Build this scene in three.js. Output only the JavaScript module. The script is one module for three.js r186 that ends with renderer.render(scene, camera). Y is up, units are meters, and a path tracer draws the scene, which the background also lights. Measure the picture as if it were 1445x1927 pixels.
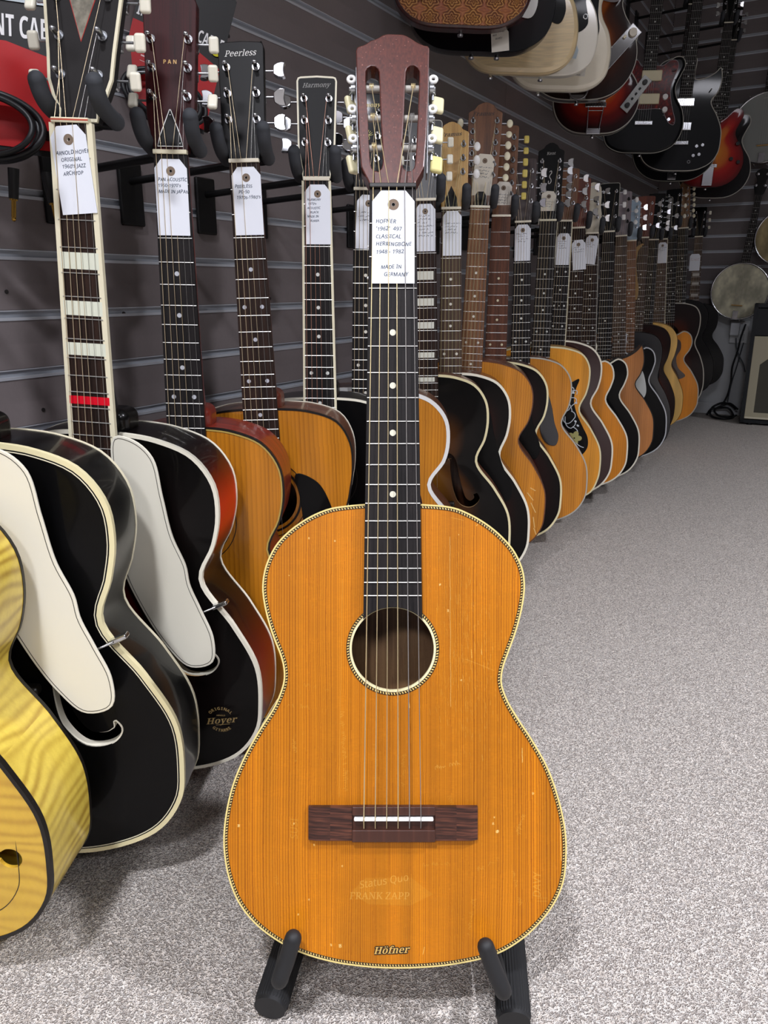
import * as THREE from 'three';
import { mergeGeometries } from 'three/addons/utils/BufferGeometryUtils.js';
import { RoundedBoxGeometry } from 'three/addons/geometries/RoundedBoxGeometry.js';
import { RectAreaLightUniformsLib } from 'three/addons/lights/RectAreaLightUniformsLib.js';
import { Brush, Evaluator, SUBTRACTION } from 'three-bvh-csg';

// ---------- camera, exposure, lights ----------
const FW = 1445, FH = 1927, FOC = 1450, PITCH = THREE.MathUtils.degToRad(16.3), EYE = new THREE.Vector3(0, 0.76, 0);
const scene = new THREE.Scene();
const camera = new THREE.PerspectiveCamera(2 * Math.atan(FH / 2 / FOC) * 180 / Math.PI, FW / FH, 0.02, 40);
camera.position.copy(EYE); camera.rotation.x = -PITCH; camera.updateMatrixWorld(true);
const renderer = new THREE.WebGLRenderer({ antialias: true });
renderer.toneMapping = THREE.LinearToneMapping;
renderer.toneMappingExposure = 0.93;
renderer.shadowMap.enabled = true;
scene.background = new THREE.Color(0x050506);
RectAreaLightUniformsLib.init();
// the shop's ceiling panels: [distance along the slat wall, distance out from it, size along, size across, radiance]
const CEIL = 2.72;
const PANELS = [
  [-2.83, 1.63, 0.5, 0.5, 96, 'nearest the front wall'],
  [-1.6, 3.0, 0.6, 0.6, 34, 'nearest the right wall'],
];

// round downlights set into the ceiling: [along the wall, out from it, candela, half cone in degrees]
const DOWNLIGHTS = [[-1.22, 0.95, 33, 62], [0.35, 2.5, 56, 64], [3.0, 2.9, 30, 62]];

// ---------- plan of the room: the slat wall runs 30 degrees to the right of the view ----------
const WD = new THREE.Vector3(0.5, 0, -Math.sqrt(0.75)), WN = new THREE.Vector3(Math.sqrt(0.75), 0, 0.5), UP = new THREE.Vector3(0, 1, 0);
const HOOK = new THREE.Vector3(-0.364, 0, -0.93), OFF = 0.295, S0 = -3.4, S1 = 4.56, DEEP = 4.6;
const plan = (s, n, y = 0) => HOOK.clone().addScaledVector(WD, s).addScaledVector(WN, n - OFF).setY(y);   // n from the wall face
const sight = (px, py) => new THREE.Vector3((px - FW / 2) / FOC, (FH / 2 - py) / FOC, -1).applyAxisAngle(new THREE.Vector3(1, 0, 0), -PITCH);
const onPlane = (px, py, point, normal) => { const d = sight(px, py), t = point.clone().sub(EYE).dot(normal) / d.dot(normal); return EYE.clone().addScaledVector(d, t); };
const hookPoint = (px, py, out = 0) => onPlane(px, py, HOOK.clone().addScaledVector(WN, out), WN);
const atDepth = (px, py, depth) => EYE.clone().addScaledVector(sight(px, py), depth);
const onFloor = (px, py, y = 0) => onPlane(px, py, new THREE.Vector3(0, y, 0), UP);

// ---------- small tools ----------
let seedState = 1234567;
const rnd = () => { seedState = (Math.imul(seedState, 1664525) + 1013904223) >>> 0; return seedState / 4294967296; };
const reseed = (n) => { seedState = n * 2654435761 >>> 0; };
const rr = (a, b) => a + (b - a) * rnd();
const V2 = (x, y) => new THREE.Vector2(x, y), V3 = (x, y, z) => new THREE.Vector3(x, y, z);
const names = new Map();
const numbered = (n) => { const k = names.get(n) ?? 0; names.set(n, k + 1); return k ? n + '_' + String(k).padStart(3, '0') : n; };
function shade(m) { m.castShadow = true; m.receiveShadow = true; return m; }
function part(name, geo, material, parent, pos, rot, scl) {
  const m = shade(new THREE.Mesh(geo, material)); m.name = name;
  if (pos) m.position.set(...pos); if (rot) m.rotation.set(...rot); if (scl) m.scale.set(...scl);
  parent.add(m); return m;
}
function thing(name, label, category, group) {
  const g = new THREE.Group(); g.name = numbered(name); g.userData = { label, category };
  if (group) g.userData.group = group;
  scene.add(g); return g;
}
function structure(name, geo, material) { const m = part(name, geo, material, scene); m.userData.kind = 'structure'; return m; }
const box = (w, h, d, x = 0, y = 0, z = 0) => new THREE.BoxGeometry(w, h, d).translate(x, y, z);
const rbox = (w, h, d, r = 0.002, seg = 2) => new RoundedBoxGeometry(w, h, d, seg, Math.min(r, w / 2.01, h / 2.01, d / 2.01));
function rod(a, b, r, seg = 8, r2 = r, open = false) {          // cylinder from a to b
  const d = b.clone().sub(a), g = new THREE.CylinderGeometry(r2, r, d.length(), seg, 1, open);
  g.applyQuaternion(new THREE.Quaternion().setFromUnitVectors(UP, d.clone().normalize()));
  return g.translate((a.x + b.x) / 2, (a.y + b.y) / 2, (a.z + b.z) / 2);
}
function pipe(points, r, seg = 24, rad = 8, closed = false) {
  return new THREE.TubeGeometry(new THREE.CatmullRomCurve3(points, closed, 'centripetal'), seg, r, rad, closed);
}
const merge = (list) => mergeGeometries(list.map((g) => { const q = g.index ? g.toNonIndexed() : g; for (const k of Object.keys(q.attributes)) if (!['position', 'normal', 'uv'].includes(k)) q.deleteAttribute(k); return q; }));

// ---------- materials ----------
const matCache = new Map();
function mat(hex, rough = 0.5, o = {}) {
  const key = hex + '|' + rough + '|' + JSON.stringify(o);
  if (!matCache.has(key)) matCache.set(key, new THREE.MeshPhysicalMaterial({ color: hex, roughness: rough, ...o }));
  return matCache.get(key);
}
const gloss = { clearcoat: 0.7, clearcoatRoughness: 0.08 };
const hash = (x, y) => { let h = Math.imul(x | 0, 374761393) + Math.imul(y | 0, 668265263); h = Math.imul(h ^ (h >>> 13), 1274126177); return ((h ^ (h >>> 16)) >>> 0) / 4294967296; };
function vnoise(x, y, px = 1 << 20, py = 1 << 20) {
  const ix = Math.floor(x), iy = Math.floor(y), fx = x - ix, fy = y - iy, m = (a, n) => ((a % n) + n) % n;
  const s = fx * fx * (3 - 2 * fx), t = fy * fy * (3 - 2 * fy), a = m(ix, px), b = m(ix + 1, px), c = m(iy, py), d = m(iy + 1, py);
  return (hash(a, c) * (1 - s) + hash(b, c) * s) * (1 - t) + (hash(a, d) * (1 - s) + hash(b, d) * s) * t;
}
function texture(w, h, f, srgb = true) {                       // f(x, y) -> [r, g, b] 0..255
  const d = new Uint8Array(w * h * 4);
  for (let y = 0, o = 0; y < h; y++) for (let x = 0; x < w; x++, o += 4) { const c = f(x, y); d[o] = Math.max(0, Math.min(255, c[0])); d[o + 1] = Math.max(0, Math.min(255, c[1])); d[o + 2] = Math.max(0, Math.min(255, c[2])); d[o + 3] = 255; }
  const t = new THREE.DataTexture(d, w, h); t.magFilter = t.minFilter = THREE.LinearFilter; t.wrapS = t.wrapT = THREE.RepeatWrapping;
  if (srgb) t.colorSpace = THREE.SRGBColorSpace; t.needsUpdate = true; return t;
}
const metres = (t, w, h, ox = 0, oy = 0) => { t.repeat.set(1 / w, 1 / h); t.offset.set(ox, oy); return t; };
// straight-grained wood: c0 early wood, c1 late-wood lines, line spacing in texels
function grainTexture(w, h, c0, c1, gap, depth, seed, wander = 6) {
  const line = new Float32Array(w + 64), tone = new Float32Array(w + 64); reseed(seed);
  for (let x = 0; x < w;) { const g = gap * rr(0.6, 1.5), k = rr(0.45, 1); for (let i = 0; i < g && x < w; i++, x++) { line[x] = Math.pow((i + 1) / g, 3) * k; } }
  for (let x = 0; x < w; x++) tone[x] = (vnoise(x / 23, seed, Math.ceil(w / 23)) - 0.5);
  return texture(w, h, (x, y) => {
    const sx = ((Math.round(x + (vnoise(x / 60 + 3, y / h * 4, 1 << 20, 4) - 0.5) * wander) % w) + w) % w;
    const fleck = hash(x, (y / 9) | 0) * 0.12 + hash(x, y) * 0.06;
    const a = Math.min(1, line[sx] * depth + fleck * depth), b = 1 + tone[sx] * 0.16 + (vnoise(x / 40, y / h * 8, 1 << 20, 8) - 0.5) * 0.07;
    return [0, 1, 2].map((i) => (c0[i] + (c1[i] - c0[i]) * a) * b);
  });
}
function poreTexture(w, h, c0, c1, seed, len = 26) {            // mahogany, rosewood: dark pores along the grain
  return texture(w, h, (x, y) => {
    const s = vnoise(x / 7, y / (h / 3), Math.ceil(w / 7), 3), p = hash(x, ((y + hash(x, seed) * 97) / len) | 0), q = p > 0.8 ? (p - 0.8) * 4 : 0;
    const a = Math.min(1, s * 0.55 + q * 0.6 + hash(x, y + seed) * 0.12);
    return [0, 1, 2].map((i) => c0[i] + (c1[i] - c0[i]) * a);
  });
}
function flameTexture(w, h, c0, c1, seed) {                     // figured maple, stripes across v
  return texture(w, h, (x, y) => {
    const u = x / w * 26 + (vnoise(x / 40, y / 60 + seed, Math.ceil(w / 40), Math.ceil(h / 60)) - 0.5) * 2.2 + y / h * 0.0, s = 0.5 + 0.5 * Math.sin(x / w * 26 * 6.2832 + vnoise(x / 34, y / 50, Math.ceil(w / 34), Math.ceil(h / 50)) * 10);
    const a = Math.pow(s, 1.6) * (0.2 + 0.62 * vnoise(x / 50 + 8, y / 70, Math.ceil(w / 50), Math.ceil(h / 70))) + hash(x >> 1, y) * 0.08 + vnoise(x / 9, y / 3, Math.ceil(w / 9), Math.ceil(h / 3)) * 0.15;
    return [0, 1, 2].map((i) => c0[i] + (c1[i] - c0[i]) * a);
  });
}
const woodCache = new Map();
function spruce(key, c0, c1, opt = {}) {
  if (!woodCache.has(key)) {
    const t = metres(grainTexture(512, 256, c0, c1, opt.gap ?? 6, opt.depth ?? 0.55, opt.seed ?? 11, 3), 0.44, 0.5, 0.5, 0);
    woodCache.set(key, new THREE.MeshPhysicalMaterial({ map: t, roughness: 0.45, clearcoat: 0.3, clearcoatRoughness: 0.12, specularIntensity: 0.6 }));
  }
  return woodCache.get(key);
}
function pores(key, c0, c1, o = {}) {
  if (!woodCache.has(key)) woodCache.set(key, new THREE.MeshPhysicalMaterial({ map: metres(poreTexture(192, 384, c0, c1, o.seed ?? 3, o.len ?? 26), o.w ?? 0.09, o.h ?? 0.36), roughness: o.rough ?? 0.4, specularIntensity: o.spec ?? 0.7, clearcoat: o.coat ?? 0.4, clearcoatRoughness: 0.15 }));
  return woodCache.get(key);
}
const M = {
  chrome: mat(0xd4d6da, 0.16, { metalness: 1 }), nickel: mat(0xb9bcc0, 0.3, { metalness: 1 }), dullMetal: mat(0x8d8e90, 0.38, { metalness: 1 }), fretwire: mat(0xd9d8d2, 0.28, { metalness: 0.9 }),
  brass: mat(0xc9a04c, 0.25, { metalness: 1 }), steelString: mat(0xc2c0bb, 0.3, { metalness: 0.85 }), bronze: mat(0xdcc9a6, 0.34, { metalness: 0.6 }), blackString: mat(0x2b2a2c, 0.5),
  cream: mat(0xe9e2c4, 0.35), creamBinding: mat(0xeae0b2, 0.38), ivory: mat(0xf0ecd9, 0.3), bone: mat(0xefe8d2, 0.35), yellowed: mat(0xd9c66a, 0.3), white: mat(0xf1f1ee, 0.35),
  blackTop: mat(0x030304, 0.4, { specularIntensity: 0.3, clearcoat: 0.12, clearcoatRoughness: 0.05 }), black: mat(0x040405, 0.3, { clearcoat: 0.35, clearcoatRoughness: 0.06, specularIntensity: 0.5 }), blackSatin: mat(0x0c0c0d, 0.42), ebony: mat(0x16130f, 0.45), foam: mat(0x383b40, 0.75), blackMetal: mat(0x0b0b0c, 0.45, { metalness: 0.2 }),
  rubber: mat(0x1c1d1f, 0.62), blackGuard: mat(0x040405, 0.4, { clearcoat: 0.12, clearcoatRoughness: 0.05, specularIntensity: 0.3 }), pearl: mat(0xd9dcd6, 0.25), dot: mat(0xdfdcd0, 0.35), inside: mat(0x7a6a52, 0.8),
  silverBinding: mat(0xc9ccd0, 0.3), greyBinding: mat(0xb3b0a4, 0.4), darkEdge: mat(0x120d0a, 0.4),
};
const W = {
  rosewood: pores('rosewood', [54, 36, 28], [16, 11, 10], { rough: 0.6, coat: 0, spec: 0.4 }), ebonized: pores('ebonized', [38, 34, 34], [11, 10, 11], { rough: 0.6, coat: 0, seed: 9, spec: 0.4 }),
  redwood: pores('redwood', [112, 66, 44], [50, 27, 18], { rough: 0.5, coat: 0.1, seed: 17 }), paleBoard: pores('paleBoard', [142, 98, 64], [84, 54, 36], { rough: 0.5, coat: 0.1, seed: 21 }),
  brownBoard: pores('brownBoard', [92, 70, 54], [42, 32, 26], { rough: 0.55, coat: 0, seed: 5 }),
  mahogany: pores('mahogany', [128, 58, 34], [62, 24, 16], { seed: 7 }), redMahogany: pores('redMahogany', [150, 48, 28], [78, 22, 16], { seed: 8, coat: 0.7 }), brownSide: pores('brownSide', [120, 72, 44], [60, 32, 22], { seed: 12, coat: 0.6 }),
  darkMahogany: pores('darkMahogany', [74, 26, 20], [34, 12, 12], { seed: 14, coat: 0.7 }), maple: pores('maple', [206, 166, 96], [160, 118, 60], { seed: 31, coat: 0.3 }),
  walnut: pores('walnut', [128, 82, 48], [70, 42, 26], { seed: 33, coat: 0.3 }), greyHead: pores('greyHead', [150, 138, 142], [96, 88, 94], { seed: 35 }),
  amber: spruce('amber', [188, 120, 24], [138, 80, 10]), honey: spruce('honey', [204, 134, 40], [160, 92, 20], { seed: 12 }), gold: spruce('gold', [226, 154, 46], [184, 110, 26], { seed: 13, depth: 0.4 }),
  tan: spruce('tan', [196, 130, 72], [150, 90, 46], { seed: 14, depth: 0.4 }), pale: spruce('pale', [236, 192, 108], [206, 156, 76], { seed: 15, depth: 0.35 }), orange: spruce('orange', [216, 136, 28], [172, 96, 16], { seed: 16, depth: 0.4 }),
};
function canvas(w, h, draw, name) {
  const c = document.createElement('canvas'); c.width = w; c.height = h; const x = c.getContext('2d'); draw(x, w, h);
  const t = new THREE.CanvasTexture(c); t.colorSpace = THREE.SRGBColorSpace; t.magFilter = THREE.LinearFilter; return t;
}
function decal(name, w, h, draw, parent, pos, rot = [0, 0, 0], rough = 0.35, px = 512) {   // flat print on a surface, clear outside the ink
  const t = canvas(px, Math.round(px * h / w), draw);
  const m = part(name, new THREE.PlaneGeometry(w, h), new THREE.MeshPhysicalMaterial({ map: t, transparent: true, roughness: rough }), parent, pos, rot);
  m.castShadow = false; return m;
}
// ---------- outlines ----------
function spline(points, n, closed = true) {
  const c = new THREE.CatmullRomCurve3(points.map(([x, y]) => V3(x, y, 0)), closed, 'centripetal');
  c.arcLengthDivisions = 900;
  const p = c.getSpacedPoints(n).map((v) => V2(v.x, v.y)); if (closed) p.pop(); return p;
}
const area = (o) => o.reduce((s, p, i) => { const q = o[(i + 1) % o.length]; return s + p.x * q.y - q.x * p.y; }, 0);
const ccw = (o) => (area(o) < 0 ? o.slice().reverse() : o);
function halfProfile(b, cut) {
  const { L, lo, wa, up } = b, sq = b.square ?? 0;
  const low = [[0.5 * lo, 0.012 * L], [(0.83 + sq * 0.04) * lo, 0.075 * L], [0.975 * lo, 0.165 * L], [lo, 0.25 * L], [0.955 * lo + 0.03 * wa, 0.37 * L], [0.5 * lo + 0.52 * wa, 0.49 * L], [wa, 0.615 * L]];
  const top = cut === 'round' ? [[up * 0.93, 0.70 * L], [up * 0.99, 0.77 * L], [up * 0.92, 0.845 * L], [up * 0.74, 0.875 * L], [up * 0.55, 0.845 * L], [up * 0.38, 0.825 * L], [0.03, 0.84 * L], [0.029, 0.9 * L], [0.029, 0.985 * L]]
    : cut === 'sharp' ? [[up * 0.93, 0.69 * L], [up * 1.0, 0.77 * L], [up * 0.985, 0.85 * L], [up * 0.93, 0.905 * L], [up * 0.92, 0.906 * L], [up * 0.78, 0.86 * L], [up * 0.5, 0.815 * L], [0.032, 0.81 * L], [0.029, 0.86 * L], [0.029, 0.985 * L]]
    : [[up * 0.955, 0.715 * L], [up, 0.80 * L], [up * (0.96 + sq * 0.02), 0.885 * L], [up * (0.78 + sq * 0.06), 0.955 * L], [up * (0.48 + sq * 0.06), 0.99 * L], [up * 0.22, L]];
  return low.concat(top);
}
function outlineOf(b, n = 150) {
  const r = halfProfile(b, b.cut), l = halfProfile(b, b.cutLeft).map(([x, y]) => [-x, y]).reverse();
  return ccw(spline([[0, 0], ...r, [0, b.L], ...l], n));
}
function inset(o, d) {                                           // offset a counter-clockwise outline inward by d
  const n = o.length;
  return o.map((p, i) => { const a = o[(i + n - 1) % n], b = o[(i + 1) % n], t = b.clone().sub(a).normalize(); return V2(p.x - t.y * d, p.y + t.x * d); });
}
function geometry(pos, uv, idx, color) {
  const g = new THREE.BufferGeometry(); g.setAttribute('position', new THREE.Float32BufferAttribute(pos, 3)); g.setAttribute('uv', new THREE.Float32BufferAttribute(uv, 2));
  if (color) g.setAttribute('color', new THREE.Float32BufferAttribute(color, 3));
  g.setIndex(idx); g.computeVertexNormals(); return g;
}
function band(o, i0, i1, z0, z1) {                               // a strip of binding or purfling let into the edge
  const a = inset(o, i0), b = inset(o, i1), n = o.length, pos = [], uv = [], idx = [];
  const strip = (P, Q) => {
    const at = pos.length / 3; let u = 0;
    for (let i = 0; i <= n; i++) { const p = P(i % n), q = Q(i % n); pos.push(...p, ...q); uv.push(u, 0, u, 1); u += o[i % n].distanceTo(o[(i + 1) % n]); }
    for (let i = 0; i < n; i++) { const k = at + i * 2; idx.push(k, k + 2, k + 1, k + 1, k + 2, k + 3); }
  };
  strip((i) => [a[i].x, a[i].y, z1], (i) => [b[i].x, b[i].y, z1]);
  strip((i) => [a[i].x, a[i].y, z0], (i) => [a[i].x, a[i].y, z1]);
  strip((i) => [b[i].x, b[i].y, z1], (i) => [b[i].x, b[i].y, z0]);
  return geometry(pos, uv, idx);
}
function shell(o, depth) {                                       // ribs and back of a hollow body
  const n = o.length, pos = [], uv = [], idx = []; let u = 0;
  const rows = [[0, 0], [0, -depth * 0.5], [0, -depth + 0.004], [0.0018, -depth + 0.001], [0.005, -depth]];
  const rings = rows.map(([d]) => (d ? inset(o, d) : o));
  for (let i = 0; i <= n; i++) { rows.forEach(([, z], k) => { const p = rings[k][i % n]; pos.push(p.x, p.y, z); uv.push(z, u); }); u += o[i % n].distanceTo(o[(i + 1) % n]); }
  const R = rows.length;
  for (let i = 0; i < n; i++) for (let k = 0; k < R - 1; k++) { const a = i * R + k, b = a + R; idx.push(a, a + 1, b, b, a + 1, b + 1); }
  const back = rings[R - 1], at = pos.length / 3;
  back.forEach((p) => { pos.push(p.x, p.y, -depth); uv.push(p.x, p.y); });
  THREE.ShapeUtils.triangulateShape(back, []).forEach(([a, b, c]) => idx.push(at + a, at + c, at + b));
  return geometry(pos, uv, idx);
}
function plate(o, th, holes = [], bevel = 0) {                   // flat board from z = -th to 0
  const s = new THREE.Shape(o); holes.forEach((h) => s.holes.push(new THREE.Path(h)));
  const g = new THREE.ExtrudeGeometry(s, { depth: th - 2 * bevel, bevelEnabled: bevel > 0, bevelThickness: bevel, bevelSize: bevel, bevelOffset: -bevel, bevelSegments: 2, curveSegments: 24 });
  return g.translate(0, 0, -th + bevel);
}
function ringTop(o, cy, h, th, color, K = 12, cx = 0) {          // carved or burst-finished top; colour follows the distance from the edge (dye)
  const n = o.length, pos = [], uv = [], idx = [], col = [];
  const sheet = (dz, flip) => {
    const at = pos.length / 3;
    const put = (x, y, r) => { pos.push(x, y, h * (0.5 + 0.5 * Math.cos(Math.PI * Math.min(1, r * 1.04))) + dz); uv.push(x, y); if (color) col.push(...color(r)); };
    put(cx, cy, 0);
    for (let k = 1; k <= K; k++) for (let i = 0; i < n; i++) { const r = k / K; put(cx + (o[i].x - cx) * r, cy + (o[i].y - cy) * r, r); }
    const tri = (a, b, c) => idx.push(at + a, at + (flip ? c : b), at + (flip ? b : c));
    for (let i = 0; i < n; i++) { const j = (i + 1) % n; tri(0, 1 + i, 1 + j); for (let k = 0; k < K - 1; k++) { const a = 1 + k * n + i, b = 1 + k * n + j; tri(a, a + n, b); tri(b, a + n, b + n); } }
  };
  sheet(0, false); sheet(-th, true);
  const at = pos.length / 3;
  for (let i = 0; i < n; i++) { pos.push(o[i].x, o[i].y, 0, o[i].x, o[i].y, -th); uv.push(o[i].x, o[i].y, o[i].x, o[i].y); if (color) col.push(...color(1), ...color(1)); }
  for (let i = 0; i < n; i++) { const a = at + i * 2, b = at + ((i + 1) % n) * 2; idx.push(a, a + 1, b, b, a + 1, b + 1); }
  return geometry(pos, uv, idx, color && col);
}
const evaluator = new Evaluator(); evaluator.useGroups = false;
function cutOut(geo, cutters) {
  evaluator.attributes = geo.attributes.color ? ['position', 'normal', 'uv', 'color'] : ['position', 'normal', 'uv'];
  let a = new Brush(geo); a.updateMatrixWorld();
  for (const c of cutters) { if (geo.attributes.color) c.setAttribute('color', new THREE.Float32BufferAttribute(new Float32Array(c.attributes.position.count * 3).map((_, i) => [0.5, 0.32, 0.14][i % 3]), 3)); const b = new Brush(c); b.updateMatrixWorld(); a = evaluator.evaluate(a, b, SUBTRACTION); }
  return a.geometry;
}
const linear = (hex) => { const c = new THREE.Color(hex); return [c.r, c.g, c.b]; };
const burst = (...stops) => { const s = stops.map(([r, h]) => [r, linear(h)]); return (r) => { for (let i = 1; i < s.length; i++) if (r <= s[i][0]) { const t = Math.max(0, (r - s[i - 1][0]) / (s[i][0] - s[i - 1][0])), q = t * t * (3 - 2 * t); return [0, 1, 2].map((k) => s[i - 1][1][k] + (s[i][1][k] - s[i - 1][1][k]) * q); } return s[s.length - 1][1]; }; };
const burstMat = new THREE.MeshPhysicalMaterial({ vertexColors: true, roughness: 0.4, clearcoat: 0.15, clearcoatRoughness: 0.05, specularIntensity: 0.3 });
function stroke(line, widths, n = 40) {                          // closed outline of a line drawn with varying width
  const c = new THREE.CatmullRomCurve3(line.map(([x, y]) => V3(x, y, 0)), false, 'centripetal'), l = [], r = [];
  for (let i = 0; i <= n; i++) {
    const t = i / n, p = c.getPoint(t), d = c.getTangent(t), k = t * (widths.length - 1), a = Math.min(widths.length - 2, Math.floor(k)), w = widths[a] + (widths[a + 1] - widths[a]) * (k - a);
    l.push(V2(p.x - d.y * w, p.y + d.x * w)); r.push(V2(p.x + d.y * w, p.y - d.x * w));
  }
  return ccw(l.concat(r.reverse()));
}
const circle = (x, y, r, n = 48) => Array.from({ length: n }, (_, i) => V2(x + r * Math.cos(i / n * 2 * Math.PI), y + r * Math.sin(i / n * 2 * Math.PI)));
const punch = (o, z0 = -0.03, z1 = 0.05) => { const g = new THREE.ExtrudeGeometry(new THREE.Shape(o), { depth: z1 - z0, bevelEnabled: false }); return g.translate(0, 0, z0); };

// ---------- parts shared by all instruments ----------
const G = {
  fret: new THREE.CylinderGeometry(0.00115, 0.00115, 1, 6, 1, false, 0, Math.PI).rotateZ(Math.PI / 2).rotateX(0),
  dot: new THREE.CylinderGeometry(0.0031, 0.0031, 0.0006, 14).rotateX(Math.PI / 2), block: rbox(1, 1, 0.0006, 0.0001, 1),
  post: merge([new THREE.CylinderGeometry(0.0031, 0.0034, 0.018, 10).rotateX(Math.PI / 2).translate(0, 0, 0.007), new THREE.CylinderGeometry(0.0056, 0.006, 0.0022, 12).rotateX(Math.PI / 2).translate(0, 0, 0.001), new THREE.SphereGeometry(0.0031, 10, 5, 0, Math.PI * 2, 0, Math.PI / 2).rotateX(Math.PI / 2).translate(0, 0, 0.016)]),
  shaft: new THREE.CylinderGeometry(0.0016, 0.0016, 0.016, 8).rotateZ(Math.PI / 2),
  gear: rbox(0.011, 0.017, 0.009, 0.003),
  oval: (() => { const g = new THREE.SphereGeometry(1, 14, 10); g.scale(0.0075, 0.0105, 0.0042); return g; })(),
  slab: rbox(0.013, 0.02, 0.0075, 0.0036, 3),
  kidney: (() => { const s = new THREE.Shape(); s.moveTo(-0.005, -0.006); s.quadraticCurveTo(-0.006, 0, -0.005, 0.006); s.quadraticCurveTo(0.002, 0.012, 0.009, 0.0095); s.quadraticCurveTo(0.006, 0, 0.009, -0.0095); s.quadraticCurveTo(0.002, -0.012, -0.005, -0.006); return new THREE.ExtrudeGeometry(s, { depth: 0.005, bevelEnabled: true, bevelSize: 0.0012, bevelThickness: 0.0012, bevelSegments: 2 }).translate(0, 0, -0.0025); })(),
};
const BUTTON = { oval: G.oval, slab: G.slab, kidney: G.kidney };
const fretAt = (scale, n) => scale * (1 - Math.pow(2, -n / 12));

function neckLoft(y0, y1, w0, w1, thick, heel, heelLen) {        // from the body joint y0 up to the nut y1; flat side at z = 0
  const pos = [], uv = [], idx = [], N = 14, rows = 22;
  for (let k = 0; k <= rows; k++) {
    const t = k / rows, e = t * t * (3 - 2 * t), y = y0 + (y1 - y0) * (t < 0.5 ? t * 0.6 : 0.3 + (t - 0.5) * 1.4), f = (y - y0) / (y1 - y0), w = (w0 + (w1 - w0) * f) / 2;
    const h = Math.max(0, 1 - (y - y0) / heelLen), hs = h * h * (3 - 2 * h), d = thick * (1.12 - 0.16 * f) + (heel - thick) * hs;
    for (let i = 0; i <= N; i++) { const a = Math.PI * i / N, c = Math.cos(a), s = Math.sin(a), sx = Math.sign(c) * Math.pow(Math.abs(c), 0.8); pos.push(w * sx * (1 - hs * 0.25 * s), y, -d * Math.pow(s, 0.8)); uv.push(a / Math.PI * 0.09, y); }
  }
  for (let k = 0; k < rows; k++) for (let i = 0; i < N; i++) { const a = k * (N + 1) + i, b = a + N + 1; idx.push(a, b, a + 1, a + 1, b, b + 1); }
  for (const k of [0, rows]) { const at = pos.length / 3, b = k * (N + 1); for (let i = 0; i <= N; i++) { pos.push(...pos.slice((b + i) * 3, (b + i) * 3 + 3)); uv.push(0, 0); } for (let i = 1; i < N; i++) k ? idx.push(at, at + i, at + i + 1) : idx.push(at, at + i + 1, at + i); }
  return geometry(pos, uv, idx);
}
function taper(y0, y1, w0, w1, z0, z1, tipRadius) {              // fingerboard: width w0 at y0, w1 at y1
  const s = new THREE.Shape();
  if (tipRadius) { s.moveTo(-w0 / 2, y0 - Math.sqrt(Math.max(0, tipRadius ** 2 - 0)) * 0); }
  s.moveTo(-w0 / 2, y0); s.lineTo(w0 / 2, y0); s.lineTo(w1 / 2, y1); s.lineTo(-w1 / 2, y1); s.closePath();
  return new THREE.ExtrudeGeometry(s, { depth: z1 - z0 - 0.0006, bevelEnabled: true, bevelSize: 0.0006, bevelOffset: -0.0006, bevelThickness: 0.0003, bevelSegments: 1 }).translate(0, 0, z0 + 0.0003);
}
function fingerboard(g, c) {     // c: nutY, scale, frets, nutW, w12, end (fret number of the end), mat, z (height over the top), inlays, binding
  const wAt = (d) => c.nutW + (c.w12 - c.nutW) * d / (c.scale / 2), endD = c.endD ?? fretAt(c.scale, c.frets) + 0.012;
  part('fretboard', taper(c.nutY - endD, c.nutY, wAt(endD), c.nutW, 0, c.z, 0), c.mat, g);
  if (c.binding) for (const s of c.bindSides ?? [-1, 1]) {
    const q = [[0, c.nutW], [endD, wAt(endD)]].map(([d, w]) => V3(s * (w / 2 - 0.0004), c.nutY - d, c.z / 2)), dir = Math.atan2(q[1].x - q[0].x, q[0].y - q[1].y);
    part('fretboard_binding', box(c.bindW ?? 0.0034, q[0].distanceTo(q[1]), c.z + 0.0006), c.binding, g, [(q[0].x + q[1].x) / 2 + s * 0.0008, (q[0].y + q[1].y) / 2, c.z / 2], [0, 0, dir]);
  }
  for (let n = 1; n <= c.frets; n++) { const d = fretAt(c.scale, n); part('fret', G.fret, M.fretwire, g, [0, c.nutY - d, c.z - 0.0001], [0, 0, 0], [wAt(d) - 0.001, 1, 1]); }
  for (const [n, kind] of c.inlays ?? []) {
    const d = (fretAt(c.scale, n) + fretAt(c.scale, n - 1)) / 2, w = wAt(d), gap = fretAt(c.scale, n) - fretAt(c.scale, n - 1), y = c.nutY - d, z = c.z + 0.0001, im = c.inlayMat ?? M.dot;
    if (kind === 'dot') part('inlay', G.dot, im, g, [0, y, z]);
    else if (kind === 'two') for (const s of [-1, 1]) part('inlay', G.dot, im, g, [s * w * 0.27, y, z]);
    else if (kind === 'three') for (const s of [-1, 0, 1]) part('inlay', G.dot, im, g, [s * w * 0.3, y, z], [0, 0, 0], s ? [1, 1, 1] : [0.6, 0.6, 1]);
    else if (kind === 'block') part('inlay', G.block, im, g, [0, y, z], [0, 0, 0], [w * 0.72, gap * 0.6, 1]);
    else if (kind === 'wide') part('inlay', G.block, c.wideMat ?? im, g, [0, y, z], [0, 0, 0], [w * 0.985, gap * 0.66, 1]);
    else if (kind === 'red') part('inlay', G.block, mat(0xe0122a, 0.3), g, [0, y, z], [0, 0, 0], [w * 0.985, gap * 0.52, 1]);
  }
  return wAt;
}
const tiltPoint = (nutY, ang, x, y, z) => V3(x, nutY + y * Math.cos(ang) + z * Math.sin(ang), -y * Math.sin(ang) + z * Math.cos(ang));
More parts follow.
